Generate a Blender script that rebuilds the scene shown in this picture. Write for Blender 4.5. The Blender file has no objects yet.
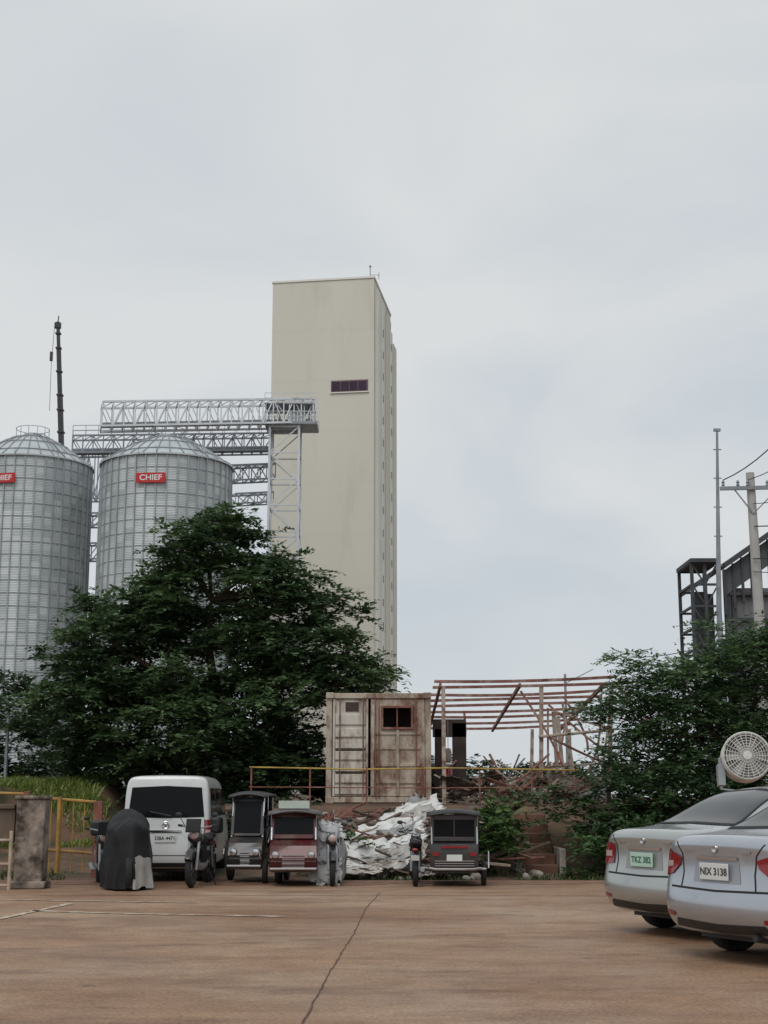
import bpy, bmesh, math, random
import numpy as np
from mathutils import Vector, Matrix, noise
from mathutils.bvhtree import BVHTree
R = random.Random(11)
NP = np.random.default_rng(5)
scene = bpy.context.scene
scene.view_settings.view_transform = 'Standard'
scene.view_settings.look = 'None'
scene.view_settings.exposure = 0
F = 1400.0; PITCH = math.radians(11.5); CH = 1.5

# survey helper: bearing readings + real distance north -> metric world position
def S(u, v, d):
    a = u - 384.0; b = 512.0 - v
    den = F*math.cos(PITCH) - b*math.sin(PITCH)
    return Vector((d*a/den, d, CH + d*(F*math.sin(PITCH)+b*math.cos(PITCH))/den))
def G(u, v, z=0.0):
    p = S(u, v, 1.0)
    d = (z-CH)/(p.z-CH)
    return Vector((p.x*d, d, z))

# ---------------------------------------------------------------- materials
MC = {}
def mat(name, col, rough=.6, metal=0., var=.15, scale=3., bump=0., bscale=40., dirt=0., dcol=(.12,.07,.04), dscale=1.2, coat=0., spec=.5, stretch=(1,1,1)):
    if name in MC: return MC[name]
    m = bpy.data.materials.new(name); m.use_nodes = True
    nt = m.node_tree; N = nt.nodes; L = nt.links
    b = N['Principled BSDF']
    tc = N.new('ShaderNodeTexCoord')
    mp = N.new('ShaderNodeMapping'); mp.inputs['Scale'].default_value = stretch
    L.new(tc.outputs['Object'], mp.inputs['Vector'])
    n1 = N.new('ShaderNodeTexNoise'); n1.inputs['Scale'].default_value = scale; n1.inputs['Detail'].default_value = 7
    L.new(mp.outputs[0], n1.inputs['Vector'])
    r = N.new('ShaderNodeValToRGB')
    r.color_ramp.elements[0].position = .3; r.color_ramp.elements[1].position = .7
    r.color_ramp.elements[0].color = tuple(c*(1-var) for c in col)+(1,)
    r.color_ramp.elements[1].color = tuple(min(1,c*(1+var)) for c in col)+(1,)
    L.new(n1.outputs['Fac'], r.inputs[0])
    out = r.outputs[0]
    if dirt > 0:
        n2 = N.new('ShaderNodeTexNoise'); n2.inputs['Scale'].default_value = dscale; n2.inputs['Detail'].default_value = 10
        n2.inputs['Roughness'].default_value = .65
        L.new(mp.outputs[0], n2.inputs['Vector'])
        r2 = N.new('ShaderNodeValToRGB')
        r2.color_ramp.elements[0].position = .62-.25*dirt; r2.color_ramp.elements[1].position = .78-.2*dirt
        L.new(n2.outputs['Fac'], r2.inputs[0])
        mx = N.new('ShaderNodeMix'); mx.data_type = 'RGBA'
        L.new(r2.outputs[0], mx.inputs[0]); L.new(out, mx.inputs[6]); mx.inputs[7].default_value = tuple(dcol)+(1,)
        out = mx.outputs[2]
    L.new(out, b.inputs['Base Color'])
    b.inputs['Roughness'].default_value = rough; b.inputs['Metallic'].default_value = metal
    b.inputs['Coat Weight'].default_value = coat; b.inputs['Coat Roughness'].default_value = .06
    b.inputs['Specular IOR Level'].default_value = spec
    if bump > 0:
        n3 = N.new('ShaderNodeTexNoise'); n3.inputs['Scale'].default_value = bscale; n3.inputs['Detail'].default_value = 5
        L.new(tc.outputs['Object'], n3.inputs['Vector'])
        bp = N.new('ShaderNodeBump'); bp.inputs['Strength'].default_value = bump; bp.inputs['Distance'].default_value = .02
        L.new(n3.outputs['Fac'], bp.inputs['Height']); L.new(bp.outputs[0], b.inputs['Normal'])
    MC[name] = m
    return m

def leafmat(name, trans=.3):
    m = bpy.data.materials.new(name); m.use_nodes = True
    nt = m.node_tree; N = nt.nodes; L = nt.links
    b = N['Principled BSDF']; a = N.new('ShaderNodeAttribute'); a.attribute_name = 'Col'
    tc = N.new('ShaderNodeTexCoord'); n = N.new('ShaderNodeTexNoise'); n.inputs['Scale'].default_value = 9
    L.new(tc.outputs['Object'], n.inputs['Vector'])
    mr = N.new('ShaderNodeMapRange'); mr.inputs[3].default_value = .7; mr.inputs[4].default_value = 1.3
    L.new(n.outputs['Fac'], mr.inputs[0])
    vm = N.new('ShaderNodeVectorMath'); vm.operation = 'SCALE'
    L.new(a.outputs['Color'], vm.inputs[0]); L.new(mr.outputs[0], vm.inputs['Scale'])
    L.new(vm.outputs[0], b.inputs['Base Color']); b.inputs['Roughness'].default_value = .55
    b.inputs['Specular IOR Level'].default_value = .4
    t = N.new('ShaderNodeBsdfTranslucent'); L.new(vm.outputs[0], t.inputs['Color'])
    mx = N.new('ShaderNodeMixShader'); mx.inputs[0].default_value = trans
    L.new(b.outputs[0], mx.inputs[1]); L.new(t.outputs[0], mx.inputs[2])
    L.new(mx.outputs[0], N['Material Output'].inputs['Surface'])
    return m
LEAF = leafmat('leaf_green')
BARK = mat('bark', (.10,.075,.05), .9, var=.35, scale=12, bump=.6, bscale=20)
GALV = mat('galvanised_steel', (.50,.53,.55), .45, .35, var=.12, scale=1.5, dirt=.25, dcol=(.3,.3,.3))
DGALV = mat('dull_steel', (.27,.29,.31), .55, .3, var=.2, scale=2)
BLACKM = mat('dark_paint', (.02,.021,.024), .5, 0, var=.3, scale=8)
RUBBER = mat('rubber', (.018,.018,.018), .85, var=.3, scale=20)
CHROME = mat('chrome', (.6,.6,.62), .18, 1., var=.05)
RUST = mat('rusted_steel', (.20,.075,.05), .8, 0, var=.4, scale=4, dirt=.5, dcol=(.33,.22,.17), dscale=3)
CONC = mat('weathered_concrete', (.30,.27,.23), .9, var=.25, scale=3, bump=.5, bscale=25, dirt=.5, dcol=(.10,.075,.05), dscale=2)
GLASS = mat('tinted_glass', (.012,.014,.016), .07, 0, var=.1, spec=.6)
DGLASS = mat('dark_film_glass', (.008,.009,.010), .12, 0, var=.1, spec=.12)

# ---------------------------------------------------------------- mesh builder
class MB:
    def __init__(s): s.v=[]; s.f=[]; s.m=[]
    def add(s, vs, fs, mi=0):
        o=len(s.v); s.v += [tuple(v) for v in vs]
        for f in fs: s.f.append([i+o for i in f]); s.m.append(mi)
    def box(s, c, size, mi=0, rot=None):
        hx,hy,hz=[a/2 for a in size]
        vs=[Vector((x,y,z)) for z in(-hz,hz) for y in(-hy,hy) for x in(-hx,hx)]
        if rot is not None: vs=[rot@v for v in vs]
        c=Vector(c)
        s.add([v+c for v in vs],[(0,2,3,1),(4,5,7,6),(0,1,5,4),(2,6,7,3),(0,4,6,2),(1,3,7,5)],mi)
    def bb(s, a, b, mi=0):
        s.box([(a[i]+b[i])/2 for i in range(3)],[abs(b[i]-a[i]) for i in range(3)],mi)
    def tube(s, pts, r, n=6, mi=0, caps=True):
        pts=[Vector(p) for p in pts]; k=len(pts)
        rs = r if isinstance(r,(list,tuple)) else [r]*k
        vs=[]; 
        for i,p in enumerate(pts):
            t=(pts[min(i+1,k-1)]-pts[max(i-1,0)]).normalized()
            up=Vector((0,0,1)) if abs(t.z)<.9 else Vector((1,0,0))
            a=t.cross(up).normalized(); b=a.cross(t).normalized()
            for j in range(n):
                an=2*math.pi*(j+.5)/n
                vs.append(p+(a*math.cos(an)+b*math.sin(an))*rs[i])
        fs=[]
        for i in range(k-1):
            for j in range(n):
                j2=(j+1)%n
                fs.append((i*n+j,i*n+j2,(i+1)*n+j2,(i+1)*n+j))
        if caps:
            fs.append(tuple(range(n-1,-1,-1))); fs.append(tuple((k-1)*n+j for j in range(n)))
        s.add(vs,fs,mi)
    def lathe(s, prof, c, axis='z', n=24, mi=0):
        c=Vector(c); vs=[]
        for r,h in prof:
            for j in range(n):
                a=2*math.pi*j/n; x,y=r*math.cos(a),r*math.sin(a)
                if axis=='z': v=Vector((x,y,h))
                elif axis=='x': v=Vector((h,x,y))
                else: v=Vector((x,h,y))
                vs.append(v+c)
        fs=[]
        for i in range(len(prof)-1):
            for j in range(n):
                j2=(j+1)%n
                fs.append((i*n+j,i*n+j2,(i+1)*n+j2,(i+1)*n+j))
        s.add(vs,fs,mi)
    def ell(s, c, r, mi=0, n=12, rot=None):
        vs=[];fs=[];m=8
        for i in range(m+1):
            ph=math.pi*i/m
            for j in range(n):
                a=2*math.pi*j/n
                v=Vector((r[0]*math.sin(ph)*math.cos(a),r[1]*math.sin(ph)*math.sin(a),r[2]*math.cos(ph)))
                if rot is not None: v=rot@v
                vs.append(v+Vector(c))
        for i in range(m):
            for j in range(n):
                j2=(j+1)%n; fs.append((i*n+j,(i+1)*n+j,(i+1)*n+j2,i*n+j2))
        s.add(vs,fs,mi)
    def wheel(s, c, r, w, tire=0, rim=1, dark=2):
        h=w/2
        s.lathe([(r*.62,-h),(r*.9,-h),(r*.985,-h*.75),(r,-h*.3),(r,h*.3),(r*.985,h*.75),(r*.9,h),(r*.62,h),(r*.62,-h)],c,'x',28,tire)
        for sg in(-1,1):
            s.lathe([(.001,h*.35*sg),(r*.62,h*.4*sg)],c,'x',28,dark)
            s.lathe([(r*.54,h*.8*sg),(r*.64,h*.95*sg)],c,'x',28,rim)
            s.lathe([(.001,h*.75*sg),(r*.13,h*.75*sg)],c,'x',12,rim)
            for k in range(5):
                a=2*math.pi*k/5+.3
                s.box(Vector(c)+Vector((h*.65*sg,math.cos(a)*r*.33,math.sin(a)*r*.33)),(h*.3,r*.5,r*.13),rim,Matrix.Rotation(a,3,'X'))
    def obj(s, name, mats, parent=None, bevel=0., loc=None, rotz=0., scale=1., angle=40, solid=0.):
        me=bpy.data.meshes.new(name); me.from_pydata(s.v,[],s.f)
        for m in mats: me.materials.append(m)
        me.polygons.foreach_set('material_index',s.m)
        me.polygons.foreach_set('use_smooth',[True]*len(s.f))
        me.update(); me.set_sharp_from_angle(angle=math.radians(angle))
        o=bpy.data.objects.new(name,me); scene.collection.objects.link(o)
        if parent: o.parent=parent
        if loc is not None: o.location=loc
        o.rotation_euler=(0,0,rotz); o.scale=(scale,)*3
        if solid: 
            md=o.modifiers.new('s','SOLIDIFY'); md.thickness=solid; md.offset=-1
        if bevel:
            md=o.modifiers.new('b','BEVEL'); md.width=bevel; md.segments=2; md.limit_method='ANGLE'
        return o
def empty(name, loc=(0,0,0), rotz=0., scale=1.):
    o=bpy.data.objects.new(name,None); scene.collection.objects.link(o)
    o.location=loc; o.rotation_euler=(0,0,rotz); o.scale=(scale,)*3; o.empty_display_size=.3
    return o
def text(name, body, size, m, parent, loc, rot, thick=.002, xs=1.):
    c=bpy.data.curves.new(name,'FONT'); c.body=body; c.size=size; c.align_x='CENTER'; c.align_y='CENTER'; c.extrude=thick
    c.offset = size*.02
    o=bpy.data.objects.new(name,c); scene.collection.objects.link(o)
    dg=bpy.context.evaluated_depsgraph_get(); me=bpy.data.meshes.new_from_object(o.evaluated_get(dg))
    bpy.data.objects.remove(o)
    me.materials.clear(); me.materials.append(m)
    o=bpy.data.objects.new(name,me); scene.collection.objects.link(o)
    o.parent=parent; o.location=loc; o.rotation_euler=rot; o.scale=(xs,1,1)
    return o

# ---------------------------------------------------------------- foliage
def leafmesh(name, V, C, parent=None):
    n=len(V)//4
    me=bpy.data.meshes.new(name)
    me.vertices.add(n*4); me.vertices.foreach_set('co',V.astype(np.float32).ravel())
    me.loops.add(n*4); me.loops.foreach_set('vertex_index',np.arange(n*4,dtype=np.int32))
    me.polygons.add(n); me.polygons.foreach_set('loop_start',np.arange(0,n*4,4,dtype=np.int32))
    me.update(calc_edges=True)
    ca=me.color_attributes.new('Col','FLOAT_COLOR','POINT')
    ca.data.foreach_set('color',C.astype(np.float32).ravel())
    me.materials.append(LEAF)
    o=bpy.data.objects.new(name,me); scene.collection.objects.link(o)
    if parent: o.parent=parent
    return o
def fronds(clumps, nfr, nl, flen, lL, lW, c0, c1, droop=.35, center=None, mask=None, upb=.25):
    cl=np.array(clumps); n=len(cl)
    cc=np.repeat(cl,nfr,axis=0); N=len(cc)
    rr=NP.normal(size=(N,3)); rr/=np.linalg.norm(rr,axis=1)[:,None]
    rr*= (NP.random(N)**.5)[:,None]; rr[:,2]*=.42
    o=cc[:,:3]+rr*cc[:,3:4]*.85
    az=NP.random(N)*2*np.pi; el=NP.normal(upb,.3,N)
    d=np.stack([np.cos(az)*np.cos(el),np.sin(az)*np.cos(el),np.sin(el)],1)
    d=d+rr*.7; d/=np.linalg.norm(d,axis=1)[:,None]
    L=flen*NP.uniform(.6,1.25,N)
    side=np.cross(d,[0,0,1.]); side/=np.linalg.norm(side,axis=1)[:,None]+1e-6
    cb=NP.random(n)**1.1; cb=np.repeat(cb,nfr)*.6+NP.random(N)*.4
    out=[];cols=[]
    for k in range(nl):
        t=(k+.7)/nl
        p=o+d*(L*t)[:,None]; p[:,2]-=droop*L*t*t
        for s in(-1,1):
            ld=side*s*.85+d*.55+NP.normal(0,.22,(N,3)); ld[:,2]-=.15
            ld/=np.linalg.norm(ld,axis=1)[:,None]
            ll=(lL*NP.uniform(.7,1.2,N)*(1.15-.5*t))[:,None]
            wv=np.cross(ld,NP.normal(0,.3,(N,3))+[0,0,1.]); wv/=np.linalg.norm(wv,axis=1)[:,None]+1e-6
            w=lW*(ll/lL)
            q=np.stack([p,p+ld*ll*.5+wv*w*.5,p+ld*ll,p+ld*ll*.5-wv*w*.5],1)
            out.append(q)
            f=np.clip(cb+NP.normal(0,.12,N),0,1)[:,None]
            c=np.array(c0)*(1-f)+np.array(c1)*f
            c=np.concatenate([c,np.ones((N,1))],1)
            cols.append(np.repeat(c[:,None,:],4,axis=1))
    V=np.concatenate(out); C=np.concatenate(cols)
    if mask is not None:
        k=mask(V[:,0,:]); V=V[k]; C=C[k]
    return V.reshape(-1,3), C.reshape(-1,4)
def env_points(ells, n, mind=.5, shell=.45, seed=3, holes=0.):
    rg=random.Random(seed); pts=[]
    tot=sum(e[1][0]*e[1][2] for e in ells); tries=0
    while len(pts)<n and tries<n*60:
        tries+=1
        x=rg.random()*tot
        for e in ells:
            x-=e[1][0]*e[1][2]
            if x<=0: break
        v=Vector((rg.gauss(0,1),rg.gauss(0,1),rg.gauss(0,1))).normalized()*(shell+(1-shell)*rg.random()**.6)
        p=Vector([e[0][i]+v[i]*e[1][i] for i in range(3)])
        p+= Vector((rg.gauss(0,.14),rg.gauss(0,.12),rg.gauss(0,.12)))
        if holes and noise.noise((p.x*.75+seed,p.y*.35,p.z*1.1))>holes: continue
        if all((p-q).length>mind for q in pts): pts.append(p)
    return pts
def tree(name, base, ells, n, mind, trunk_r, fork_z, nfr, nl, flen, lL, lW, c0, c1, rc=(.35,.6), seed=3, mask=None, droop=.35, limbs=60, holes=.22):
    e=empty(name)
    pts=env_points(ells,n,mind,seed=seed,holes=holes)
    rg=random.Random(seed+9)
    cl=[(p.x,p.y,p.z,rg.uniform(*rc)) for p in pts]
    V,C=fronds(cl,nfr,nl,flen,lL,lW,c0,c1,droop=droop,mask=mask)
    leafmesh('foliage',V,C,e)
    mb=MB(); b=Vector(base); fork=Vector((b.x+.15,b.y,fork_z))
    mb.tube([b-Vector((0,0,.2)),b+Vector((0,0,.15)),b.lerp(fork,.5)+Vector((.1,0,0)),fork],[trunk_r*1.5,trunk_r*1.1,trunk_r*.9,trunk_r*.8],10)
    mains=[]
    for k in range(7):
        t=rg.choice(pts); mid=fork.lerp(t,.45)+Vector((rg.gauss(0,.2),rg.gauss(0,.2),.35))
        end=fork.lerp(t,.8)
        mb.tube([fork,fork.lerp(mid,.5)+Vector((0,0,.1)),mid,end],[trunk_r*.55,trunk_r*.42,trunk_r*.3,trunk_r*.12],7)
        mains+=[mid,end,fork.lerp(mid,.6)]
    for t in rg.sample(pts,min(limbs,len(pts))):
        m=min(mains,key=lambda q:(q-t).length)
        mb.tube([m,m.lerp(t,.5)+Vector((rg.gauss(0,.1),rg.gauss(0,.1),.12)),t],[trunk_r*.16,trunk_r*.1,trunk_r*.04],5)
    mb.obj('trunk_and_limbs',[BARK],e)
    return e

# ---------------------------------------------------------------- world / light / camera
w=bpy.data.worlds.new('World'); scene.world=w; w.use_nodes=True
nt=w.node_tree; N=nt.nodes; L=nt.links
bg=N['Background']; bg.inputs['Strength'].default_value=.1
sky=N.new('ShaderNodeTexSky'); sky.sky_type='NISHITA'; sky.sun_disc=False
sky.sun_elevation=math.radians(55); sky.sun_rotation=math.radians(200)
tc=N.new('ShaderNodeTexCoord'); mp=N.new('ShaderNodeMapping'); mp.inputs['Scale'].default_value=(1,1,2.3)
mp.inputs['Rotation'].default_value=(0,math.radians(14),0)
L.new(tc.outputs['Generated'],mp.inputs['Vector'])
n1=N.new('ShaderNodeTexNoise'); n1.inputs['Scale'].default_value=2.4; n1.inputs['Detail'].default_value=6; n1.inputs['Roughness'].default_value=.46; n1.inputs['Distortion'].default_value=.5
L.new(mp.outputs[0],n1.inputs['Vector'])
rp=N.new('ShaderNodeValToRGB'); rp.color_ramp.elements[0].position=.36; rp.color_ramp.elements[1].position=.60
rp.color_ramp.elements[0].color=(.57,.622,.668,1); rp.color_ramp.elements[1].color=(.715,.735,.74,1)
L.new(n1.outputs['Fac'],rp.inputs[0])
vm=N.new('ShaderNodeVectorMath'); vm.operation='SCALE'; vm.inputs['Scale'].default_value=10.
L.new(rp.outputs[0],vm.inputs[0])
mx=N.new('ShaderNodeMix'); mx.data_type='RGBA'; mx.inputs[0].default_value=.96
L.new(sky.outputs[0],mx.inputs[6]); L.new(vm.outputs[0],mx.inputs[7]); L.new(mx.outputs[2],bg.inputs['Color'])
sl=bpy.data.lights.new('sun','SUN'); sl.energy=1.25; sl.angle=math.radians(35); sl.color=(1,.975,.94)
so=bpy.data.objects.new('sun',sl); scene.collection.objects.link(so)
az=math.radians(200); el=math.radians(55)
sd=Vector((math.sin(az)*math.cos(el),math.cos(az)*math.cos(el),math.sin(el)))
so.rotation_euler=sd.to_track_quat('Z','Y').to_euler()
cd=bpy.data.cameras.new('camera'); cam=bpy.data.objects.new('camera',cd); scene.collection.objects.link(cam)
cd.sensor_fit='VERTICAL'; cd.sensor_height=36; cd.lens=F/1024*36; cd.clip_end=5000; cd.clip_start=.1
cam.location=(0,0,CH); cam.rotation_euler=(math.radians(90)+PITCH,0,0); scene.camera=cam

# ---------------------------------------------------------------- terrain
def sm(t): t=max(0,min(1,t)); return t*t*(3-2*t)
def terr(x,y):
    if y<26.2: return -.06
    h=sm((y-28.2)/4.)*1.3
    if -9.2<x<-4.6: h=max(sm((y-27.5)/14)*1.3, sm((y-32.5)/2.5)*1.75*sm((-5.6-x)/1.2))
    elif x<=-9.2 : h=sm((y-26.8)/4)*1.75
    h+= .08*noise.noise((x*.7,y*.7,0))*min(1,(y-26.2))
    return h-.05*max(0,1-(y-26.2))
xs=sorted(set([-1500,-700,-300,-150,-80,-50,-35]+[round(-26+i*.6,2) for i in range(88)]+[30,40,60,100,200,500,1500]))
ys=sorted(set([-400,-100,-30,0,10,20,26,26.2]+[round(26.4+i*.4,2) for i in range(50)]+[50,60,80,120,200,400,800,1500,3000]))
mb=MB(); vs=[(x,y,terr(x,y)) for y in ys for x in xs]; nx=len(xs)
fs=[(j*nx+i,j*nx+i+1,(j+1)*nx+i+1,(j+1)*nx+i) for j in range(len(ys)-1) for i in range(nx-1)]
mb.add(vs,fs)
mb.obj('ground',[mat('red_soil',(.13,.075,.048),.95,var=.35,scale=1.5,bump=.8,bscale=6,dirt=.7,dcol=(.04,.045,.022),dscale=.8)])

# concrete yard slab
def slabmat():
    m=bpy.data.materials.new('stained_concrete_yard'); m.use_nodes=True
    nt=m.node_tree;N=nt.nodes;L=nt.links;b=N['Principled BSDF']
    tc=N.new('ShaderNodeTexCoord')
    def nz(sc,det,stretch=(1,1,1),ro=.6):
        mp=N.new('ShaderNodeMapping'); mp.inputs['Scale'].default_value=stretch
        L.new(tc.outputs['Object'],mp.inputs['Vector'])
        n=N.new('ShaderNodeTexNoise'); n.inputs['Scale'].default_value=sc; n.inputs['Detail'].default_value=det; n.inputs['Roughness'].default_value=ro
        L.new(mp.outputs[0],n.inputs['Vector']); return n.outputs['Fac']
    def ramp(src,p0,c0,p1,c1):
        r=N.new('ShaderNodeValToRGB'); r.color_ramp.elements[0].position=p0; r.color_ramp.elements[1].position=p1
        r.color_ramp.elements[0].color=tuple(c0)+(1,); r.color_ramp.elements[1].color=tuple(c1)+(1,)
        L.new(src,r.inputs[0]); return r.outputs[0]
    def mix(fac,a,bb,mode='MIX'):
        x=N.new('ShaderNodeMix'); x.data_type='RGBA'; x.blend_type=mode
        if isinstance(fac,float): x.inputs[0].default_value=fac
        else: L.new(fac,x.inputs[0])
        L.new(a,x.inputs[6])
        if isinstance(bb,tuple): x.inputs[7].default_value=bb+(1,)
        else: L.new(bb,x.inputs[7])
        return x.outputs[2]
    base=ramp(nz(.35,8,(.6,1.3,1)),.32,(.235,.134,.080),.66,(.355,.222,.140))
    pale=ramp(nz(.3,8,(1,1,1),.6),.46,(0,0,0),.64,(.85,.85,.85))
    c=mix(pale,base,(.41,.29,.20))
    dk=ramp(nz(.9,10,(.6,1.5,1),.7),.50,(0,0,0),.70,(.9,.9,.9))
    c=mix(dk,c,(.165,.092,.058))
    sp=ramp(nz(30,3),.35,(.70,.70,.70),.65,(1.16,1.16,1.16))
    c=mix(1.,c,sp,'MULTIPLY')
    md=ramp(nz(2.6,9,(1,1.4,1),.8),.3,(.74,.74,.74),.7,(1.18,1.18,1.18))
    c=mix(1.,c,md,'MULTIPLY')
    spot=ramp(nz(3.5,4),.65,(0,0,0),.72,(.65,.65,.65))
    c=mix(spot,c,(.09,.058,.043))
    L.new(c,b.inputs['Base Color'])
    rr=ramp(nz(.5,5),.35,(.42,.42,.42),.7,(.9,.9,.9)); L.new(rr,b.inputs['Roughness'])
    b.inputs['Specular IOR Level'].default_value=.28
    bp=N.new('ShaderNodeBump'); bp.inputs['Strength'].default_value=.45; bp.inputs['Distance'].default_value=.012
    L.new(nz(16,7),bp.inputs['Height']); L.new(bp.outputs[0],b.inputs['Normal'])
    return m
mb=MB(); mb.bb((-60,-30,-.2),(60,26.1,0)); mb.obj('concrete_yard',[slabmat()])
def strip(mb,pts,w,z,mi=0,jit=0.):
    P=[Vector((p[0],p[1],0)) for p in pts]
    Q=[]
    for a,b in zip(P[:-1],P[1:]):
        n=max(1,int((b-a).length/.15))
        for i in range(n): Q.append(a.lerp(b,i/n))
    Q.append(P[-1]); vs=[]
    for i,p in enumerate(Q):
        t=(Q[min(i+1,len(Q)-1)]-Q[max(i-1,0)]).normalized(); s=Vector((-t.y,t.x,0))
        off=s*R.gauss(0,jit); ww=w*(1+R.uniform(-.4,.5)*(1 if jit else 0))
        vs+=[p+off+s*ww/2+Vector((0,0,z)),p+off-s*ww/2+Vector((0,0,z))]
    mb.add(vs,[(2*i,2*i+1,2*i+3,2*i+2) for i in range(len(Q)-1)],mi)
mb=MB()
strip(mb,[G(380,893),G(366,908),G(353,935),G(330,972),G(303,1024),G(288,1060)],.014,.004,jit=.004)
strip(mb,[G(-120,952),G(200,945),G(352,938),G(600,931),G(900,930)],.008,.004,jit=.003)
strip(mb,[(-12,22.6),(0,22.4),(14,22.3)],.03,.004,jit=.004)
mb.obj('slab_joints',[mat('joint_dirt',(.09,.05,.035),.95,var=.4,scale=8)])
mb=MB()
strip(mb,[G(-60,928),G(0,919),G(70,904)],.10,.008,jit=.004)
strip(mb,[G(28,911),G(120,914),G(285,917)],.10,.008,jit=.004)
strip(mb,[G(-60,899),G(60,901),G(200,903)],.08,.008,jit=.006)
mb.obj('painted_lines',[mat('faded_line_paint',(.58,.52,.44),.8,var=.15,scale=6,dirt=.9,dcol=(.31,.20,.13),dscale=5)])
mb=MB(); vs=[];nn=160
for i in range(nn+1):
    x=-14+28*i/nn
    vs+=[(x,26.3,.012),(x,25.75+.3*noise.noise((x*.8,3,0)),.03),(x,25.2+.5*noise.noise((x*.9,0,0))+.15*noise.noise((x*4,0,0)),.0045)]
fs=[]
for i in range(nn):
    for k in range(2): fs.append((3*i+k,3*i+k+1,3*i+k+4,3*i+k+3))
mb.add(vs,fs); mb.obj('soil_drift',[mat('drift_soil',(.19,.105,.068),.95,var=.3,scale=5,bump=.7,bscale=15)])

# ---------------------------------------------------------------- tower
def tower():
    e=empty('tower_building')
    D=150.
    tr=S(374,278,D); H=tr.z
    ang=math.radians(-8.5)
    e.location=(tr.x,D,0); e.rotation_euler=(0,0,ang)
    W=11.7; DP=13.
    m=mat('beige_render',(.66,.635,.55),.85,var=.035,scale=.15,dirt=.35,dcol=(.57,.54,.455),dscale=.25,stretch=(1,1,.25))
    m2=mat('beige_render_light',(.78,.77,.71),.8,var=.04,scale=.3)
    dk=mat('recess_dark',(.25,.25,.23),.7,var=.2)
    mb=MB()
    mb.bb((-W,0,1),(0,DP,H))
    mb.obj('shaft',[m],e)
    mb=MB()
    mb.bb((-W-.10,-.10,H+.002),(.10,DP+.1,H+.22)); mb.obj('parapet',[m2],e)
    mb=MB()
    for i,(y0,y1,p,mi,dz) in enumerate([(1.0,3.0,.3,1,.9),(3.2,5.2,.45,1,1.4),(5.6,8.0,.55,0,2.2),(8.3,10.2,.65,1,3.3),(10.4,12.9,.75,0,4.4)]):
        mb.bb((-.02,y0,1.2),(p,y1,H-dz),mi)
    mb.obj('side_pilasters',[m,m2],e)
    mb=MB()
    z=4.
    while z<H-5:
        mb.bb((.45,3.8,z),(.48,4.4,z+.8)); mb.bb((.65,9.,z),(.68,9.6,z+.8)); z+=2.6
    mb.obj('side_vents',[dk],e)
    zc=(S(349,385,D).z); xc=-2.75
    mb=MB(); mb.bb((xc-2.1,-.06,zc-.68),(xc+2.1,-.002,zc+.68),0)
    for k in range(4):
        mb.bb((xc-1.98+k*1.0,-.1,zc-.52),(xc-1.08+k*1.0,-.062,zc+.52),1)
    mb.bb((xc-2.2,-.16,zc-.80),(xc+2.2,-.003,zc-.69),2)
    mb.obj('window_strip',[mat('window_frame_maroon',(.16,.09,.10),.5,var=.1),mat('window_violet_glass',(.055,.035,.06),.25,var=.2,scale=1,spec=.2),m2],e)
    mb=MB()
    mb.tube([(-.6,1,H+.2),(-.6,1,H+1.7)],.05); mb.ell((-.6,1,H+1.8),(.14,.14,.14)); mb.tube([(-1.5,2,H+.2),(-1.5,2,H+1.0)],.04)
    mb.tube([(-.6,1,H+.8),(.5,1,H+.7)],.03); mb.tube([(.4,1,H+.2),(.4,1,H+1.0)],.04)
    mb.tube([(.6,9,H-3.3),(.6,9,H-2.2)],.04); mb.tube([(.5,6.5,H-2.2),(.5,6.5,H-1)],.04)
    mb.obj('roof_masts',[DGALV],e)
    mb=MB()
    for k in range(1,10): mb.bb((-W+.0,-.006,H*k/10),(0,-.001,H*k/10+.05))
    mb.obj('lift_seams',[mat('seam_beige',(.62,.595,.51),.85,var=.05)],e)
tower()

# ---------------------------------------------------------------- silos
def silomat():
    m=bpy.data.materials.new('silo_sheet'); m.use_nodes=True
    nt=m.node_tree;N=nt.nodes;L=nt.links;b=N['Principled BSDF']
    tc=N.new('ShaderNodeTexCoord'); sp=N.new('ShaderNodeSeparateXYZ'); L.new(tc.outputs['Object'],sp.inputs[0])
    def M(op,a,bv=None):
        n=N.new('ShaderNodeMath'); n.operation=op
        if isinstance(a,(int,float)): n.inputs[0].default_value=a
        else: L.new(a,n.inputs[0])
        if bv is not None:
            if isinstance(bv,(int,float)): n.inputs[1].default_value=bv
            else: L.new(bv,n.inputs[1])
        return n.outputs[0]
    an=M('FLOOR',M('MULTIPLY',M('ARCTAN2',sp.outputs[1],sp.outputs[0]),40/(2*math.pi)))
    zf=M('FLOOR',M('DIVIDE',sp.outputs[2],1.12))
    cb=N.new('ShaderNodeCombineXYZ'); L.new(an,cb.inputs[0]); L.new(zf,cb.inputs[1])
    wn=N.new('ShaderNodeTexWhiteNoise'); L.new(cb.outputs[0],wn.inputs['Vector'])
    r=N.new('ShaderNodeValToRGB'); r.color_ramp.elements[0].color=(.42,.455,.465,1); r.color_ramp.elements[1].color=(.60,.635,.64,1)
    L.new(wn.outputs['Value'],r.inputs[0]); L.new(r.outputs[0],b.inputs['Base Color'])
    b.inputs['Metallic'].default_value=.3; b.inputs['Roughness'].default_value=.55
    wv=M('SINE',M('MULTIPLY',sp.outputs[2],2*math.pi/.14))
    bp=N.new('ShaderNodeBump'); bp.inputs['Strength'].default_value=.4; bp.inputs['Distance'].default_value=.02
    L.new(wv,bp.inputs['Height']); L.new(bp.outputs[0],b.inputs['Normal'])
    return m
SILO=silomat()
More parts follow.
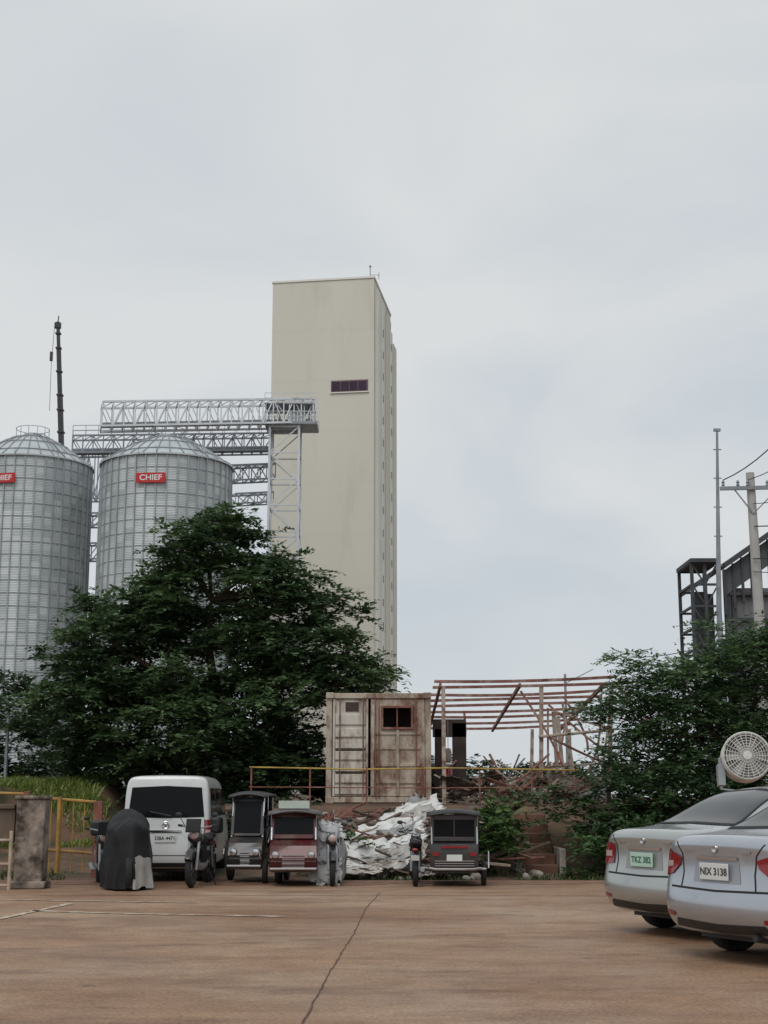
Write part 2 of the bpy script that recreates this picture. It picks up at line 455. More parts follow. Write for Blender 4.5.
def silo(c,r,ze,za,sign):
    e=empty('grain_silo',(c[0],c[1],0))
    mb=MB(); mb.lathe([(r,1.2),(r,ze)],(0,0,0),'z',80); mb.obj('wall',[SILO],e)
    mb=MB()
    z=1.8
    while z<ze:
        mb.lathe([(r-.01,z-.04),(r+.03,z-.028),(r+.03,z+.028),(r-.01,z+.04)],(0,0,0),'z',80); z+=1.12
    mb.obj('ring_seams',[mat('seam_steel',(.24,.26,.27),.6,.2,var=.1)],e)
    mb=MB(); ns=40
    for k in range(ns):
        a=2*math.pi*k/ns; rot=Matrix.Rotation(a,3,'Z')
        mb.box(rot@Vector((r+.06,0,(1.2+ze)/2)),(.12,.10,ze-1.2),0,rot)
    mb.obj('stiffeners',[mat('stiffener_steel',(.36,.39,.40),.5,.3,var=.15,scale=1)],e)
    rise=za-ze
    prof=[(r+.2,ze-.12),(r+.2,ze+.02)]+[(r*(1-q)+.8*q, ze+rise*(1-(1-q)**1.55)) for q in(.15,.3,.45,.6,.75,.88,1.)]
    mb=MB(); mb.lathe(prof+[(.8,za+.3),(.35,za+.45),(.01,za+.45)],(0,0,0),'z',64)
    mb.obj('roof',[mat('silo_roof',(.50,.535,.545),.5,.3,var=.12,scale=.6)],e)
    mb=MB()
    for k in range(32):
        a=2*math.pi*k/32; cs,sn=math.cos(a),math.sin(a)
        mb.tube([(p*cs,p*sn,h+.04) for p,h in prof[1:]],.05,5)
    for q in(1,3,5,7):
        rr,h=prof[q+1]
        mb.tube([(rr*math.cos(t*math.pi/20),rr*math.sin(t*math.pi/20),h+.08) for t in range(41)],.045,5)
    for t in range(14,37,2):
        mb.tube([((r+.3)*math.cos(t*math.pi/24),(r+.3)*math.sin(t*math.pi/24),ze+q) for q in(-.3,.5)],.025,4)
    for k in range(12):
        a=2*math.pi*k/12; mb.tube([(1.5*math.cos(a),1.5*math.sin(a),za-.2),(1.5*math.cos(a),1.5*math.sin(a),za+.8)],.03,4)
    mb.tube([(1.5*math.cos(t*math.pi/10),1.5*math.sin(t*math.pi/10),za+.8) for t in range(21)],.03,4)
    a=math.radians(-50)
    for o in(-.25,.25):
        mb.tube([((r+.45)*math.cos(a+o/r),(r+.45)*math.sin(a+o/r),1.3),((r+.45)*math.cos(a+o/r),(r+.45)*math.sin(a+o/r),ze+.6)],.04,4)
        mb.tube([(p*math.cos(a+o/p),p*math.sin(a+o/p),h+.25) for p,h in prof[1:]],.04,4)
    mb.obj('ribs_and_rails',[DGALV],e)
    th=math.radians(sign); zc=ze-2.2; rot=Matrix.Rotation(th,3,'Z')
    mb=MB(); mb.box(rot@Vector((r+.2,0,zc)),(.08,2.5,.85),0,rot)
    mb.obj('sign_panel',[mat('sign_red',(.50,.02,.02),.5,var=.12)],e)
    text('sign_lettering','CHIEF',.66,mat('sign_white',(.75,.75,.75),.5,var=.02),e,rot@Vector((r+.245,0,zc)),(math.radians(90),0,th+math.radians(90)),xs=1.1)
    return e
c2=S(167,468,120); silo((c2.x,120),5.65,c2.z,S(167,439,120).z,-94)
c1=S(31,468,124); silo((c1.x,124),5.45,c1.z,S(31,438,124).z,-101)

# ---------------------------------------------------------------- conveyor bridges
def truss(mb,p0,p1,w,h,n,r=.09,mi=0):
    p0=Vector(p0);p1=Vector(p1); t=(p1-p0).normalized(); s=Vector((-t.y,t.x,0)).normalized()*w/2; u=Vector((0,0,h))
    for sg in(-1,1):
        for uu in(Vector(),u): mb.tube([p0+s*sg+uu,p1+s*sg+uu],r*1.3,4,mi)
        for k in range(n+1):
            q=p0.lerp(p1,k/n)+s*sg; mb.tube([q,q+u],r*.8,4,mi)
            if k<n:
                q2=p0.lerp(p1,(k+1)/n)+s*sg
                mb.tube([q,q2+u] if k%2 else [q+u,q2],r*.7,4,mi)
    for k in range(n+1):
        q=p0.lerp(p1,k/n)
        for uu in(Vector(),u): mb.tube([q+s+uu,q-s+uu],r*.7,4,mi)
        if k<n:
            q2=p0.lerp(p1,(k+1)/n); mb.tube([q+s+u,q2-s+u],r*.5,4,mi)
def rails(mb,p0,p1,w,n,z=1.1,r=.035):
    p0=Vector(p0);p1=Vector(p1); t=(p1-p0).normalized(); s=Vector((-t.y,t.x,0)).normalized()*w/2
    for sg in(-1,1):
        for h in(z*.5,z): mb.tube([p0+s*sg+Vector((0,0,h)),p1+s*sg+Vector((0,0,h))],r,4)
        for k in range(n+1):
            q=p0.lerp(p1,k/n)+s*sg; mb.tube([q,q+Vector((0,0,z))],r,4)
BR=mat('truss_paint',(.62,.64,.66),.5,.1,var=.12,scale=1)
e=empty('conveyor_gallery')
mb=MB()
a=S(101,429,128); b=S(312,425,133)
truss(mb,a,b,2.4,2.35,20,.10)
mb.obj('upper_truss',[BR],e)
mb=MB()
mb.tube([a+Vector((0,0,.35)),b+Vector((0,0,.35))],.32,4); 
mb.tube([a+Vector((0,.5,.5)),b+Vector((0,.5,.5))],.3,4)
mb.obj('conveyor_trough',[DGALV],e)
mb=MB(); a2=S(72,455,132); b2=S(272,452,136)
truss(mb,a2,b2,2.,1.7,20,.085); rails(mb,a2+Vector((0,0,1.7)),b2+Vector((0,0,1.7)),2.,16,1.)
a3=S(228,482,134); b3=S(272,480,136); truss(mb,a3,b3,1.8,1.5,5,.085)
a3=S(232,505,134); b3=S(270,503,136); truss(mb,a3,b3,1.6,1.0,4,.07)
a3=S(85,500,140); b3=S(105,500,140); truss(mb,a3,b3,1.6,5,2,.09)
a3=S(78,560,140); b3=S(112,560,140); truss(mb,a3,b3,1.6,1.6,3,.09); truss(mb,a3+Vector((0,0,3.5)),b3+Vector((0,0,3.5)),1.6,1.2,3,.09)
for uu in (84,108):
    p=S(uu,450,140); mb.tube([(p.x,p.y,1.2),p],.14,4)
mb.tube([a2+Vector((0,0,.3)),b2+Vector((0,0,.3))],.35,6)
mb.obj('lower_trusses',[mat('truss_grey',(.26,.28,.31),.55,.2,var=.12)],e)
mb=MB()
tl=S(271,430,133); trr=S(300,430,133); x0,x1=tl.x,trr.x; y0,y1=131.6,134.4; zt=tl.z
for x in(x0,x1):
    for y in(y0,y1): mb.tube([(x,y,1.2),(x,y,zt+.2)],.15,4)
z=zt; k=0
while z>3:
    z2=z-2.6
    for (p,q) in [((x0,y0),(x1,y0)),((x0,y1),(x1,y1)),((x0,y0),(x0,y1)),((x1,y0),(x1,y1))]:
        mb.tube([(p[0],p[1],z),(q[0],q[1],z)],.09,4)
        A,B=((p,q) if k%2 else (q,p)); mb.tube([(A[0],A[1],z),(B[0],B[1],z2)],.075,4)
    z=z2;k+=1
mb.obj('support_tower',[BR],e)
mb=MB()
pl=S(266,426,133); pr=S(318,426,133)
zp=pl.z
mb.bb((pl.x,131.2,zp-.25),(pr.x,134.8,zp)); 
mb.bb((pl.x,131.2,zp+1.75),(pr.x-.3,134.8,zp+1.85))
mb.obj('platform_deck',[DGALV],e)
mb=MB()
for zz in(zp,zp+1.85): rails(mb,(pl.x,133,zz),(pr.x,133,zz),3.6,8,1.0,.04)
for x in np.linspace(pl.x+.1,pr.x-.4,5):
    for y in(131.3,134.7): mb.tube([(x,y,zp),(x,y,zp+1.8)],.08,4)
mb.tube([(pl.x+.1,131.3,zp),(pl.x+1.2,131.3,zp+1.8)],.05,4); mb.tube([(pl.x+2.4,131.3,zp),(pl.x+1.2,131.3,zp+1.8)],.05,4)
mb.bb((pl.x+2.2,132,zp),(pl.x+3.6,133.5,zp+1.3)); mb.tube([(pr.x-.8,133,zp),(pr.x-.8,133,zp+2.8)],.16,6)
mb.obj('platform_rails',[BR],e)

# crane mast: dark telescopic boom with small head gear
e=empty('crane_boom'); mb=MB()
a=S(62,470,145); b=S(58,322,145)
mid=a.lerp(b,.5); m2_=a.lerp(b,.82)
mb.tube([(a.x,a.y,1),a,mid],.36,4); mb.tube([mid,m2_],.30,4); mb.tube([m2_,b],.23,4)
for t in(.1,.25,.4,.5,.66,.82,.92): mb.box(a.lerp(b,t),(.78-.25*t,.78-.25*t,.16))
mb.bb(b+Vector((-.32,-.25,-.7)),b+Vector((.32,.25,-.1))); mb.tube([b,b+Vector((.05,0,.7))],.06)
mb.tube([b+Vector((-.35,0,-.3)),b+Vector((-.5,0,-5)),b+Vector((-.45,0,-10))],.03,4)
mb.bb(b+Vector((-.68,-.15,-4.4)),b+Vector((-.4,.15,-3.4)))
mb.obj('boom',[mat('crane_dark',(.04,.04,.045),.6,var=.3)],e)

# ---------------------------------------------------------------- trees
box=lambda P: ~((P[:,0]>-1.6)&(P[:,0]<1.3)&(P[:,1]>33.5)&(P[:,1]<40.3)&(P[:,2]<4.05))
GD=(.034,.068,.034); GLt=(.135,.215,.088)
tree('broadleaf_tree',(-4.4,36.5,1.2),[((-4.3,36.2,6.1),(2.1,2.1,2.7)),((-6.4,36,5.2),(1.9,1.9,1.7)),((-7.4,36,3.7),(1.9,1.8,1.6)),((-2.2,36.3,5.1),(1.7,1.7,1.9)),((-4.8,36.0,3.4),(3.9,2.3,2.1)),((-1.0,36.6,4.4),(1.2,1.2,1.1)),((-3.0,36.3,6.4),(1.3,1.3,1.3)),((-5.2,36,7.0),(1.1,1.,1.1)),((-1.4,36.2,6.0),(.8,.8,.6))],
     430,.45,.32,2.9,20,8,.60,.205,.092,GD,GLt,rc=(.30,.6),seed=3,mask=box,holes=.20)
tree('feathery_tree',(7.9,31.5,.9),[((8.1,31.3,3.6),(2.4,2.0,1.7)),((6.4,31.2,3.3),(1.8,1.5,1.15)),((9.8,31.4,3.6),(2.0,1.6,1.8)),((6.5,31.0,2.2),(1.9,1.3,.9)),((5.3,31.0,3.4),(1.0,.7,.4)),((5.6,31.0,4.2),(.7,.6,.3))],
     215,.44,.2,2.2,17,9,.76,.18,.062,(.034,.070,.034),(.135,.225,.09),rc=(.32,.62),seed=8,droop=.45,holes=.24)

def shrub(name,ells,n,mind,nfr,nl,flen,lL,lW,c0,c1,rc=(.2,.35),seed=1,mask=None,droop=.4,shell=.2,upb=.35):
    pts=env_points(ells,n,mind,shell=shell,seed=seed); rg=random.Random(seed)
    V,C=fronds([(p.x,p.y,p.z,rg.uniform(*rc)) for p in pts],nfr,nl,flen,lL,lW,c0,c1,droop=droop,mask=mask,upb=upb)
    return leafmesh(name,V,C)
D0_=(.018,.038,.017); D1_=(.065,.115,.042)
shrub('shrub_thicket',[((-10.5,39,2.8),(3.5,1.4,2.2)),((-7.2,39.5,2.2),(3,1.2,1.3)),((-3.,38.5,2.2),(2.2,1.2,1.3)),((-13,40,3.2),(3,1.5,2.6)),((-3.2,34.8,1.9),(1.8,.8,.8))],230,.38,18,7,.6,.21,.10,D0_,D1_,rc=(.4,.6),seed=21,mask=box)
shrub('broadleaf_shrub',[((1.95,27.6,.55),(.42,.4,.5)),((2.25,28.0,.9),(.45,.4,.5))],40,.15,9,4,.32,.17,.08,(.025,.06,.018),(.13,.23,.055),seed=31)
shrub('broadleaf_shrub',[((3.95,27.2,.35),(.5,.4,.42)),((4.9,27.5,.5),(.5,.5,.5))],34,.15,9,4,.34,.18,.085,(.02,.05,.018),(.10,.18,.05),seed=32)
shrub('shrub_thicket',[((4.2,29.2,1.25),(1.2,.7,.7)),((6.2,29.3,1.0),(2.2,.8,1.1)),((9,29.5,1.2),(2.2,1,1.3)),((4.9,28.3,.6),(1.1,.6,.7))],170,.22,12,6,.5,.17,.075,D0_,(.07,.13,.045),rc=(.25,.45),seed=33)
shrub('shrub_thicket',[((2.6,44.,1.9),(3.2,.7,.55)),((5.5,42.5,1.8),(1.6,.7,.6))],70,.3,12,6,.5,.17,.08,D0_,D1_,rc=(.25,.4),seed=36)
shrub('shrub_thicket',[((-2.2,31.2,.75),(1.1,.6,.5)),((-3.6,30.6,.6),(1.0,.6,.6)),((-1.6,30.2,.45),(.6,.4,.4))],60,.22,12,6,.4,.15,.07,D0_,(.05,.09,.03),rc=(.25,.4),seed=37)
shrub('broadleaf_shrub',[((-.95,27.9,.4),(.35,.3,.4))],14,.15,9,4,.3,.15,.07,(.02,.05,.015),(.08,.15,.04),seed=34)
shrub('tree_line',[((x,260+20*math.sin(x),4.5),(16,6,4.5+1.5*math.sin(x*.13))) for x in range(-160,200,24)],420,2.,9,6,3.2,1.6,.9,(.03,.05,.03),(.07,.10,.06),rc=(2,3.2),seed=41)
def grass(name,regions,seed=1,c0=(.05,.085,.02),c1=(.16,.22,.05)):
    rg=np.random.default_rng(seed); Vs=[];Cs=[]
    for (xa,xb,ya,yb,n,h) in regions:
        x=rg.uniform(xa,xb,n); y=rg.uniform(ya,yb,n)
        dens=np.array([noise.noise((a*1.1,b*1.1,seed))>-.2 for a,b in zip(x,y)]); x=x[dens];y=y[dens];n=len(x)
        z=np.array([max(terr(a,b),0.0 if b<26.2 else -9) for a,b in zip(x,y)])-.02
        hv=np.array([.7+.8*noise.noise((a*.9,b*.9,seed+7)) for a,b in zip(x,y)])
        hh=h*rg.uniform(.4,1.2,n)*np.clip(hv,.25,1.4); az=rg.random(n)*6.28; ln=rg.uniform(.1,.9,n)*hh
        p=np.stack([x,y,z],1); d=np.stack([np.cos(az)*ln,np.sin(az)*ln,hh],1)
        s=np.stack([-np.sin(az),np.cos(az),0*az],1)*.014
        mid=p+d*.55+np.stack([0*az,0*az,hh*.12],1)
        q=np.stack([p-s,p+s,mid+s*1.2,p+d],1)
        Vs.append(q.reshape(-1,3))
        f=rg.random(n)[:,None]; c=np.array(c0)*(1-f)+np.array(c1)*f
        Cs.append(np.repeat(np.concatenate([c,np.ones((n,1))],1)[:,None,:],4,1).reshape(-1,4))
    return leafmesh(name,np.concatenate(Vs),np.concatenate(Cs))
grass('grass',[(-14,-6.9,34,37.5,15000,.40),(-14,-9.4,28,34,9000,.28),(-9.4,-6.6,32.3,34.4,3500,.2)],4,(.10,.16,.03),(.32,.37,.10))
grass('grass',[(-5,-3.2,26.3,27.5,900,.15),(-1.3,6,26.15,27.6,1500,.16),(5,12,26.3,29,5000,.3),(-9,-6,26.3,28.5,700,.2)],6,(.03,.055,.015),(.09,.13,.035))

# ---------------------------------------------------------------- container
def container():
    e=empty('shipping_container'); z0=1.36; H=2.59; x0=-1.38; x1=1.12; y0=34.; L=6.06
    m=mat('container_cream',(.46,.39,.315),.75,var=.18,scale=2,dirt=.72,dcol=(.17,.085,.055),dscale=2.8,bump=.1,stretch=(1,1,.5))
    m2=mat('container_white',(.57,.535,.47),.75,var=.15,scale=2,dirt=.65,dcol=(.20,.11,.07),dscale=3,stretch=(1,1,.35))
    mb=MB()
    for x in(x0+.06,x1-.06):
        for y in(y0+.06,y0+L-.06): mb.box((x,y,z0+H/2),(.14,.14,H))
    for zz in(z0+.07,z0+H-.06):
        for y in(y0+.06,y0+L-.06): mb.box(((x0+x1)/2,y,zz),(x1-x0-.29,.12,.13))
        for x in(x0+.06,x1-.06): mb.box((x,y0+L/2,zz),(.12,L-.29,.13))
    for x in(x0+.08,x1-.08):
        for zz in(z0+.06,z0+H-.055): mb.box((x,y0-.005,zz),(.19,.14,.14))
    mb.bb((x0+.05,y0+.1,z0+H-.03),(x1-.05,y0+L-.1,z0+H-.005)); mb.bb((x0+.05,y0+.1,z0+.14),(x1-.05,y0+L-.1,z0+.17))
    mb.obj('frame',[m],e,bevel=.01)
    mb=MB()
    for x,sg in((x0+.05,-1),(x1-.05,1)):
        vs=[];n=80
        for i in range(n+1):
            y=y0+.13+(L-.26)*i/n; o=(.0 if (i//2)%2 else .035)*-sg
            vs+=[(x+o,y,z0+.13),(x+o,y,z0+H-.12)]
        mb.add(vs,[(2*i,2*i+2,2*i+3,2*i+1) for i in range(n)])
    vs=[]
    for i in range(41):
        xx=x0+.13+(x1-x0-.26)*i/40; o=0 if (i//2)%2 else .035; vs+=[(xx,y0+L-.08-o,z0+.13),(xx,y0+L-.08-o,z0+H-.12)]
    mb.add(vs,[(2*i,2*i+2,2*i+3,2*i+1) for i in range(40)])
    mb.obj('corrugated_sides',[m],e,angle=20)
    xm=x0+1.04
    mb=MB()
    a,b=x0+.15,xm-.04
    mb.bb((a,y0+.05,z0+.15),(b,y0+.07,z0+H-.14))
    for k in range(6):
        z=z0+.2+k*.27
        mb.bb((a+.06,y0+.0,z),(b-.06,y0+.05,z+.20))
    mb.bb((a+.06,y0+.01,z0+1.84),(b-.06,y0+.05,z0+2.08))
    mb.bb((a,y0-.01,z0+.15),(a+.05,y0+.05,z0+H-.14)); mb.bb((b-.05,y0-.01,z0+.15),(b,y0+.05,z0+H-.14))
    mb.obj('ribbed_door',[m2],e,bevel=.008)
    mb=MB(); mb.bb((a+.08,y0+.035,z0+1.60),(b-.08,y0+.046,z0+1.68)); mb.bb((a+.3,y0+.03,z0+2.16),(a+.62,y0+.046,z0+2.38))
    for k in(1,3): mb.bb((a+.08,y0+.040,z0+.41+k*.27),(b-.08,y0+.048,z0+.45+k*.27))
    mb.obj('door_gap',[mat('gap_brown',(.06,.04,.03),.8,var=.3)],e)
    a,b=xm+.02,x1-.15
    wx0,wx1,wz0,wz1=a+.30,b-.32,z0+1.78,z0+2.24
    mb=MB()
    mb.bb((a,y0+.03,z0+.15),(b,y0+.07,wz0)); mb.bb((a,y0+.03,wz1),(b,y0+.07,z0+H-.14))
    mb.bb((a,y0+.03,wz0),(wx0,y0+.07,wz1)); mb.bb((wx1,y0+.03,wz0),(b,y0+.07,wz1))
    for x in(a+.02,b-.06,(a+b)/2-.03): mb.bb((x,y0-.015,z0+.16),(x+.07,y0+.028,wz0-.06 if x==(a+b)/2-.03 else z0+H-.15))
    for z in(z0+.45,z0+.85,z0+1.25,z0+1.6): mb.bb((a+.1,y0+.005,z),(b-.1,y0+.028,z+.07))
    mb.obj('panel_door',[m],e,bevel=.006)
    mb=MB(); f=.05
    mb.bb((wx0-f,y0-.03,wz0-f),(wx1+f,y0+.027,wz0)); mb.bb((wx0-f,y0-.03,wz1),(wx1+f,y0+.027,wz1+f))
    mb.bb((wx0-f,y0-.03,wz0),(wx0,y0+.027,wz1)); mb.bb((wx1,y0-.03,wz0),(wx1+f,y0+.027,wz1)); mb.bb(((wx0+wx1)/2-.015,y0,wz0),((wx0+wx1)/2+.015,y0+.03,wz1))
    mb.obj('window_frame',[RUST],e)
    mb=MB()
    for x in(a+.12,a+.2,b-.2,xm-.16,x0+.32): mb.tube([(x,y0-.035,z0+.1),(x,y0-.035,z0+H-.1)],.015,6)
    mb.obj('locking_bars',[RUST],e)
    mb=MB(); mb.bb((x0+.1,y0+1.2,z0+.2),(x1-.1,y0+1.25,z0+H-.2)); mb.obj('inner_partition',[mat('ply_dark',(.09,.07,.055),.9,var=.3)],e)
container()

# plinth, retaining wall, white wall, steps
e=empty('retaining_wall'); mb=MB()
mb.bb((-3.2,32.6,.2),(6.2,33.0,1.24)); mb.bb((-3.25,32.5,1.24),(6.3,33.05,1.34)); mb.bb((-2.0,33.05,1.1),(1.3,40.5,1.345))
mb.obj('wall_and_cap',[mat('stained_wall',(.13,.075,.055),.9,var=.3,scale=2,dirt=.6,dcol=(.05,.035,.025),dscale=2)],e,bevel=.01)
e=empty('low_block_wall'); mb=MB()
mb.bb((-1.3,31.,.3),(-.25,31.2,1.12)); mb.bb((-.25,31.,.2),(1.2,31.2,.95)); mb.bb((-1.34,30.97,1.12),(-.2,31.23,1.17))
mb.obj('blocks',[mat('whitewashed_block',(.55,.53,.49),.85,var=.15,scale=3,dirt=.4,dcol=(.25,.18,.13))],e,bevel=.01)
e=empty('garden_steps'); mb=MB()
for k in range(6): mb.bb((2.72,28.3+k*.42,0 if k==0 else k*.19-.05),(3.42,28.3+k*.42+.55,(k+1)*.19),0)
mb.obj('treads',[mat('step_brick',(.15,.075,.05),.9,var=.3,scale=5,bump=.5,dirt=.4,dcol=(.06,.05,.03))],e,bevel=.015)
mb=MB(); mb.bb((2.58,28.2,-.05),(2.70,31,.5)); mb.bb((3.44,28.2,-.05),(3.56,31,.5)); mb.obj('stringers',[CONC],e)

# ---------------------------------------------------------------- half collapsed steel frame
e=empty('collapsed_steel_frame'); mb=MB(); rg=random.Random(42)
zf,zb=4.22,3.55; ya,yb=33.6,42.5; xa,xb=1.2,5.6
PR=mat('red_oxide_steel',(.22,.085,.065),.65,.1,var=.4,scale=3,dirt=.55,dcol=(.38,.28,.24),dscale=3.5)
def chan(P,h=.07,w=.045,mi=0):
    P=[Vector(p) for p in P]; prof=[(w,h/2),(0,h/2),(0,-h/2),(w,-h/2)]; vs=[]
    for p in P:
        for (q,z) in prof: vs.append(p+Vector((0,q,z)))
    fs=[]
    for i in range(len(P)-1):
        for k in range(3): fs.append((i*4+k,i*4+k+1,(i+1)*4+k+1,(i+1)*4+k))
    mb.add(vs,fs,mi)
for k in range(9):
    t=k/8; y=ya+(yb-ya)*t; z=zf+(zb-zf)*t
    P=[]; sag=rg.uniform(.0,.07); ex=rg.uniform(-.1,.7)*(1 if k%2 else .4); dz=rg.uniform(-.03,.03)
    for i in range(13):
        q=i/12; x=xa+(xb+ex-xa)*q
        P.append((x,y+.1*q,z+dz+.12*q-sag*4*q*(1-q)))
    chan(P)
mb.obj('sagging_purlins',[PR],e,solid=.01,angle=30)
mb=MB()
for x in(1.3,3.2,5.2):
    mb.box(((x+x+.1)/2,(ya+yb)/2,(zf+zb)/2-.10),(.06,math.hypot(yb-ya,zf-zb),.09),0,Matrix.Rotation(math.atan2(zb-zf,yb-ya),3,'X'))
for (p,q,s) in [((3.3,34,4.0),(4.2,33.4,2.2),.15),((5.4,35,4.0),(4.2,34,1.4),.3),((4.2,36,3.8),(5.6,35,2.5),.2),((2.1,37,3.7),(1.6,36,2.2),.2),((5.6,34,4.2),(6.3,33.5,3.2),.1),((4.9,38,3.7),(3.6,37,1.5),.25),((2.4,33.7,1.4),(3.9,33.5,2.5),.05),((3.0,33.6,1.35),(2.5,33.7,2.5),.08),((3.9,33.5,2.9),(5.9,33.9,2.2),.2),((4.4,34.5,3.9),(4.9,34.2,2.6),.2)]:
    p=Vector(p);q=Vector(q); mb.tube([p.lerp(q,t/8)+Vector((s*math.sin(t*.39),0,-s*math.sin(t*.39))) for t in range(9)],.03,5)
mb.obj('rafters_and_bent_beams',[PR],e)
mb=MB()
for x,y,lx,top in [(1.42,33.7,.0,0),(3.70,33.8,.08,0),(4.25,34.4,-.12,-.5),(5.3,33.8,.15,0),(1.6,42,0,0),(4.3,42,.1,0),(5.5,42,0,0),(4.75,37,-.2,-.3)]:
    t=(y-ya)/(yb-ya); z=zf+(zb-zf)*t-.12+top
    mb.tube([(x,y,1.25),(x+lx*.6,y,(1.25+z)/2),(x+lx,y,z)],.065,4)
mb.tube([(3.68,33.7,2.9),(5.3,33.7,3.05)],.035,6)
mb.tube([(4.1,33.8,3.5),(5.5,33.8,3.05)],.025,6); mb.tube([(4.6,33.6,1.3),(4.25,33.6,3.7)],.028,6)
mb.tube([(5.0,33.5,1.3),(5.35,33.5,3.4)],.028,6)
mb.tube([(3.9,34.0,1.3),(3.95,34.0,3.6)],.025,6); mb.tube([(3.7,34.,2.2),(5.6,34.,2.3)],.022,6)
mb.obj('columns',[mat('cream_rusty_post',(.42,.35,.29),.7,var=.2,scale=3,dirt=.6,dcol=(.18,.07,.045),dscale=4)],e)
mb=MB(); mb.bb((1.75,36.2,1.3),(2.1,36.4,3.35)); mb.bb((1.3,36.2,1.3),(1.5,36.4,3.2)); mb.bb((1.25,36.2,3.0),(2.1,36.4,3.45))
mb.obj('standing_panels',[mat('dark_panel',(.05,.035,.03),.8,var=.4)],e)
mb=MB(); mb.lathe([(.001,.12),(.07,.09),(.09,0),(.07,-.22),(.05,-.25),(.001,-.25)],(1.62,35.9,2.6),'z',12); mb.tube([(1.62,35.9,2.7),(1.62,35.9,3.4)],.01,4)
mb.obj('hanging_meter',[CONC],e)
mb=MB()
for k in range(34):
    x=rg.uniform(2.0,5.6); y=rg.uniform(33.5,36.5); l=rg.uniform(.6,1.9); a=rg.uniform(-1.4,1.4)
    b0=Vector((x,y,1.3)); t0=b0+Vector((math.sin(a)*l,rg.uniform(-.3,.3),abs(math.cos(a))*l*.7)); bd=rg.uniform(-.18,.18)
    mb.tube([b0.lerp(t0,t/5)+Vector((bd*math.sin(t*.63),0,0)) for t in range(6)],rg.uniform(.014,.032),4,rg.choice([0,1,1,2,3]))
mb.obj('leaning_scrap',[mat('grey_lumber',(.22,.17,.13),.9,var=.35,scale=6),PR,mat('pale_lumber',(.42,.36,.30),.85,var=.25,scale=6),DGALV],e)
e=empty('thin_pole'); mb=MB(); p=S(565,674,45); mb.tube([(p.x,45,1.2),p],.04,6); mb.tube([p-Vector((.0,0,.3)),p+Vector((.9,0,.15))],.02,4); mb.obj('pole',[DGALV],e)
e=empty('pipe_railing'); mb=MB(); z=2.12
mb.tube([(-3.1,32.75,z+.05),(-.5,32.75,z),(1.5,32.75,z+.03),(4.5,32.75,z-.02)],.018,6)
mb.obj('rails',[mat('yellow_paint',(.45,.32,.07),.6,var=.2,scale=5,dirt=.45,dcol=(.2,.1,.05))],e)
mb=MB()
mb.tube([(-3.1,32.75,z-.4),(1.5,32.75,z-.42),(4.5,32.75,z-.4)],.013,6)
for x in(-3.05,-1.7,-.4,.9,2.2,3.4,4.4): mb.tube([(x,32.75,1.1),(x,32.75,z+.06)],.02,6)
mb.obj('posts',[RUST],e)

# ---------------------------------------------------------------- debris pile
def sheet(mb,c,w,h,rot,amp,seed,mi=0,n=16):
    vs=[]
    for j in range(n+1):
        for i in range(n+1):
            x=(i/n-.5)*w; y=(j/n-.5)*h
            z=amp*noise.noise((x*1.8+seed,y*1.8,seed))+amp*.35*noise.noise((x*6,y*6+seed,seed))
            ex=.14*noise.noise((seed,j*.4,i*.4)); ey=.14*noise.noise((seed+5,j*.4,i*.4))
            vs.append(rot@Vector((x+ex,y+ey,z))+Vector(c))
    mb.add(vs,[(j*(n+1)+i,j*(n+1)+i+1,(j+1)*(n+1)+i+1,(j+1)*(n+1)+i) for j in range(n) for i in range(n)],mi)
e=empty('debris_pile'); mb=MB(); rg=random.Random(5)
RX=lambda a,b,c: (Matrix.Rotation(c,3,'Z')@Matrix.Rotation(b,3,'Y')@Matrix.Rotation(a,3,'X'))
for k in range(26):
    x=rg.uniform(-.9,1.3); y=rg.uniform(26.9,30.6); z=.10+ (y-26.9)*.26+rg.uniform(0,.15)
    sheet(mb,(x,y,z),rg.uniform(.5,1.3),rg.uniform(.25,.7),RX(rg.uniform(.1,.8),rg.uniform(-.55,.3),rg.uniform(-.5,.5)),.22,k*3.1,rg.choice([1,2,3,3,4]))
for (c,w_,h_,r_,mi) in [((.45,29.8,1.10),1.6,.7,(.55,-.35,.1),0),((.05,29.,.84),1.5,.5,(.7,-.15,.0),0),((-.45,27.4,.42),1.2,.8,(.6,-.05,.2),0),((.35,27.1,.33),1.0,.5,(.7,-.35,-.2),2),((.85,30.2,1.15),.9,.8,(.8,.5,-.2),1),((-.55,26.7,.12),1.0,.5,(.2,.05,.1),0),((.2,28.1,.62),1.3,.35,(.6,-.4,.1),0)]:
    sheet(mb,c,w_,h_,RX(*r_),.16,w_*31+h_,mi,20)
for k in range(18):
    x=rg.uniform(1.6,5.4); y=rg.uniform(33.2,35.6); z=1.42+rg.uniform(0,.45)
    sheet(mb,(x,y,z),rg.uniform(.5,1.3),rg.uniform(.3,.7),RX(rg.uniform(-.2,1.0),rg.uniform(-.7,.7),rg.uniform(-.6,.6)),.25,k*2.7+50,rg.choice([1,2,3,3,4,4]))
for k in range(9):
    x=rg.uniform(1.2,2.7); y=rg.uniform(29.2,31.6); z=.35+(y-28.6)*.32
    sheet(mb,(x,y,z),rg.uniform(.4,1.1),rg.uniform(.3,.6),RX(rg.uniform(0,.8),rg.uniform(-.6,.6),rg.uniform(-.6,.6)),.2,k*2.1+90,rg.choice([1,3,4,4]))
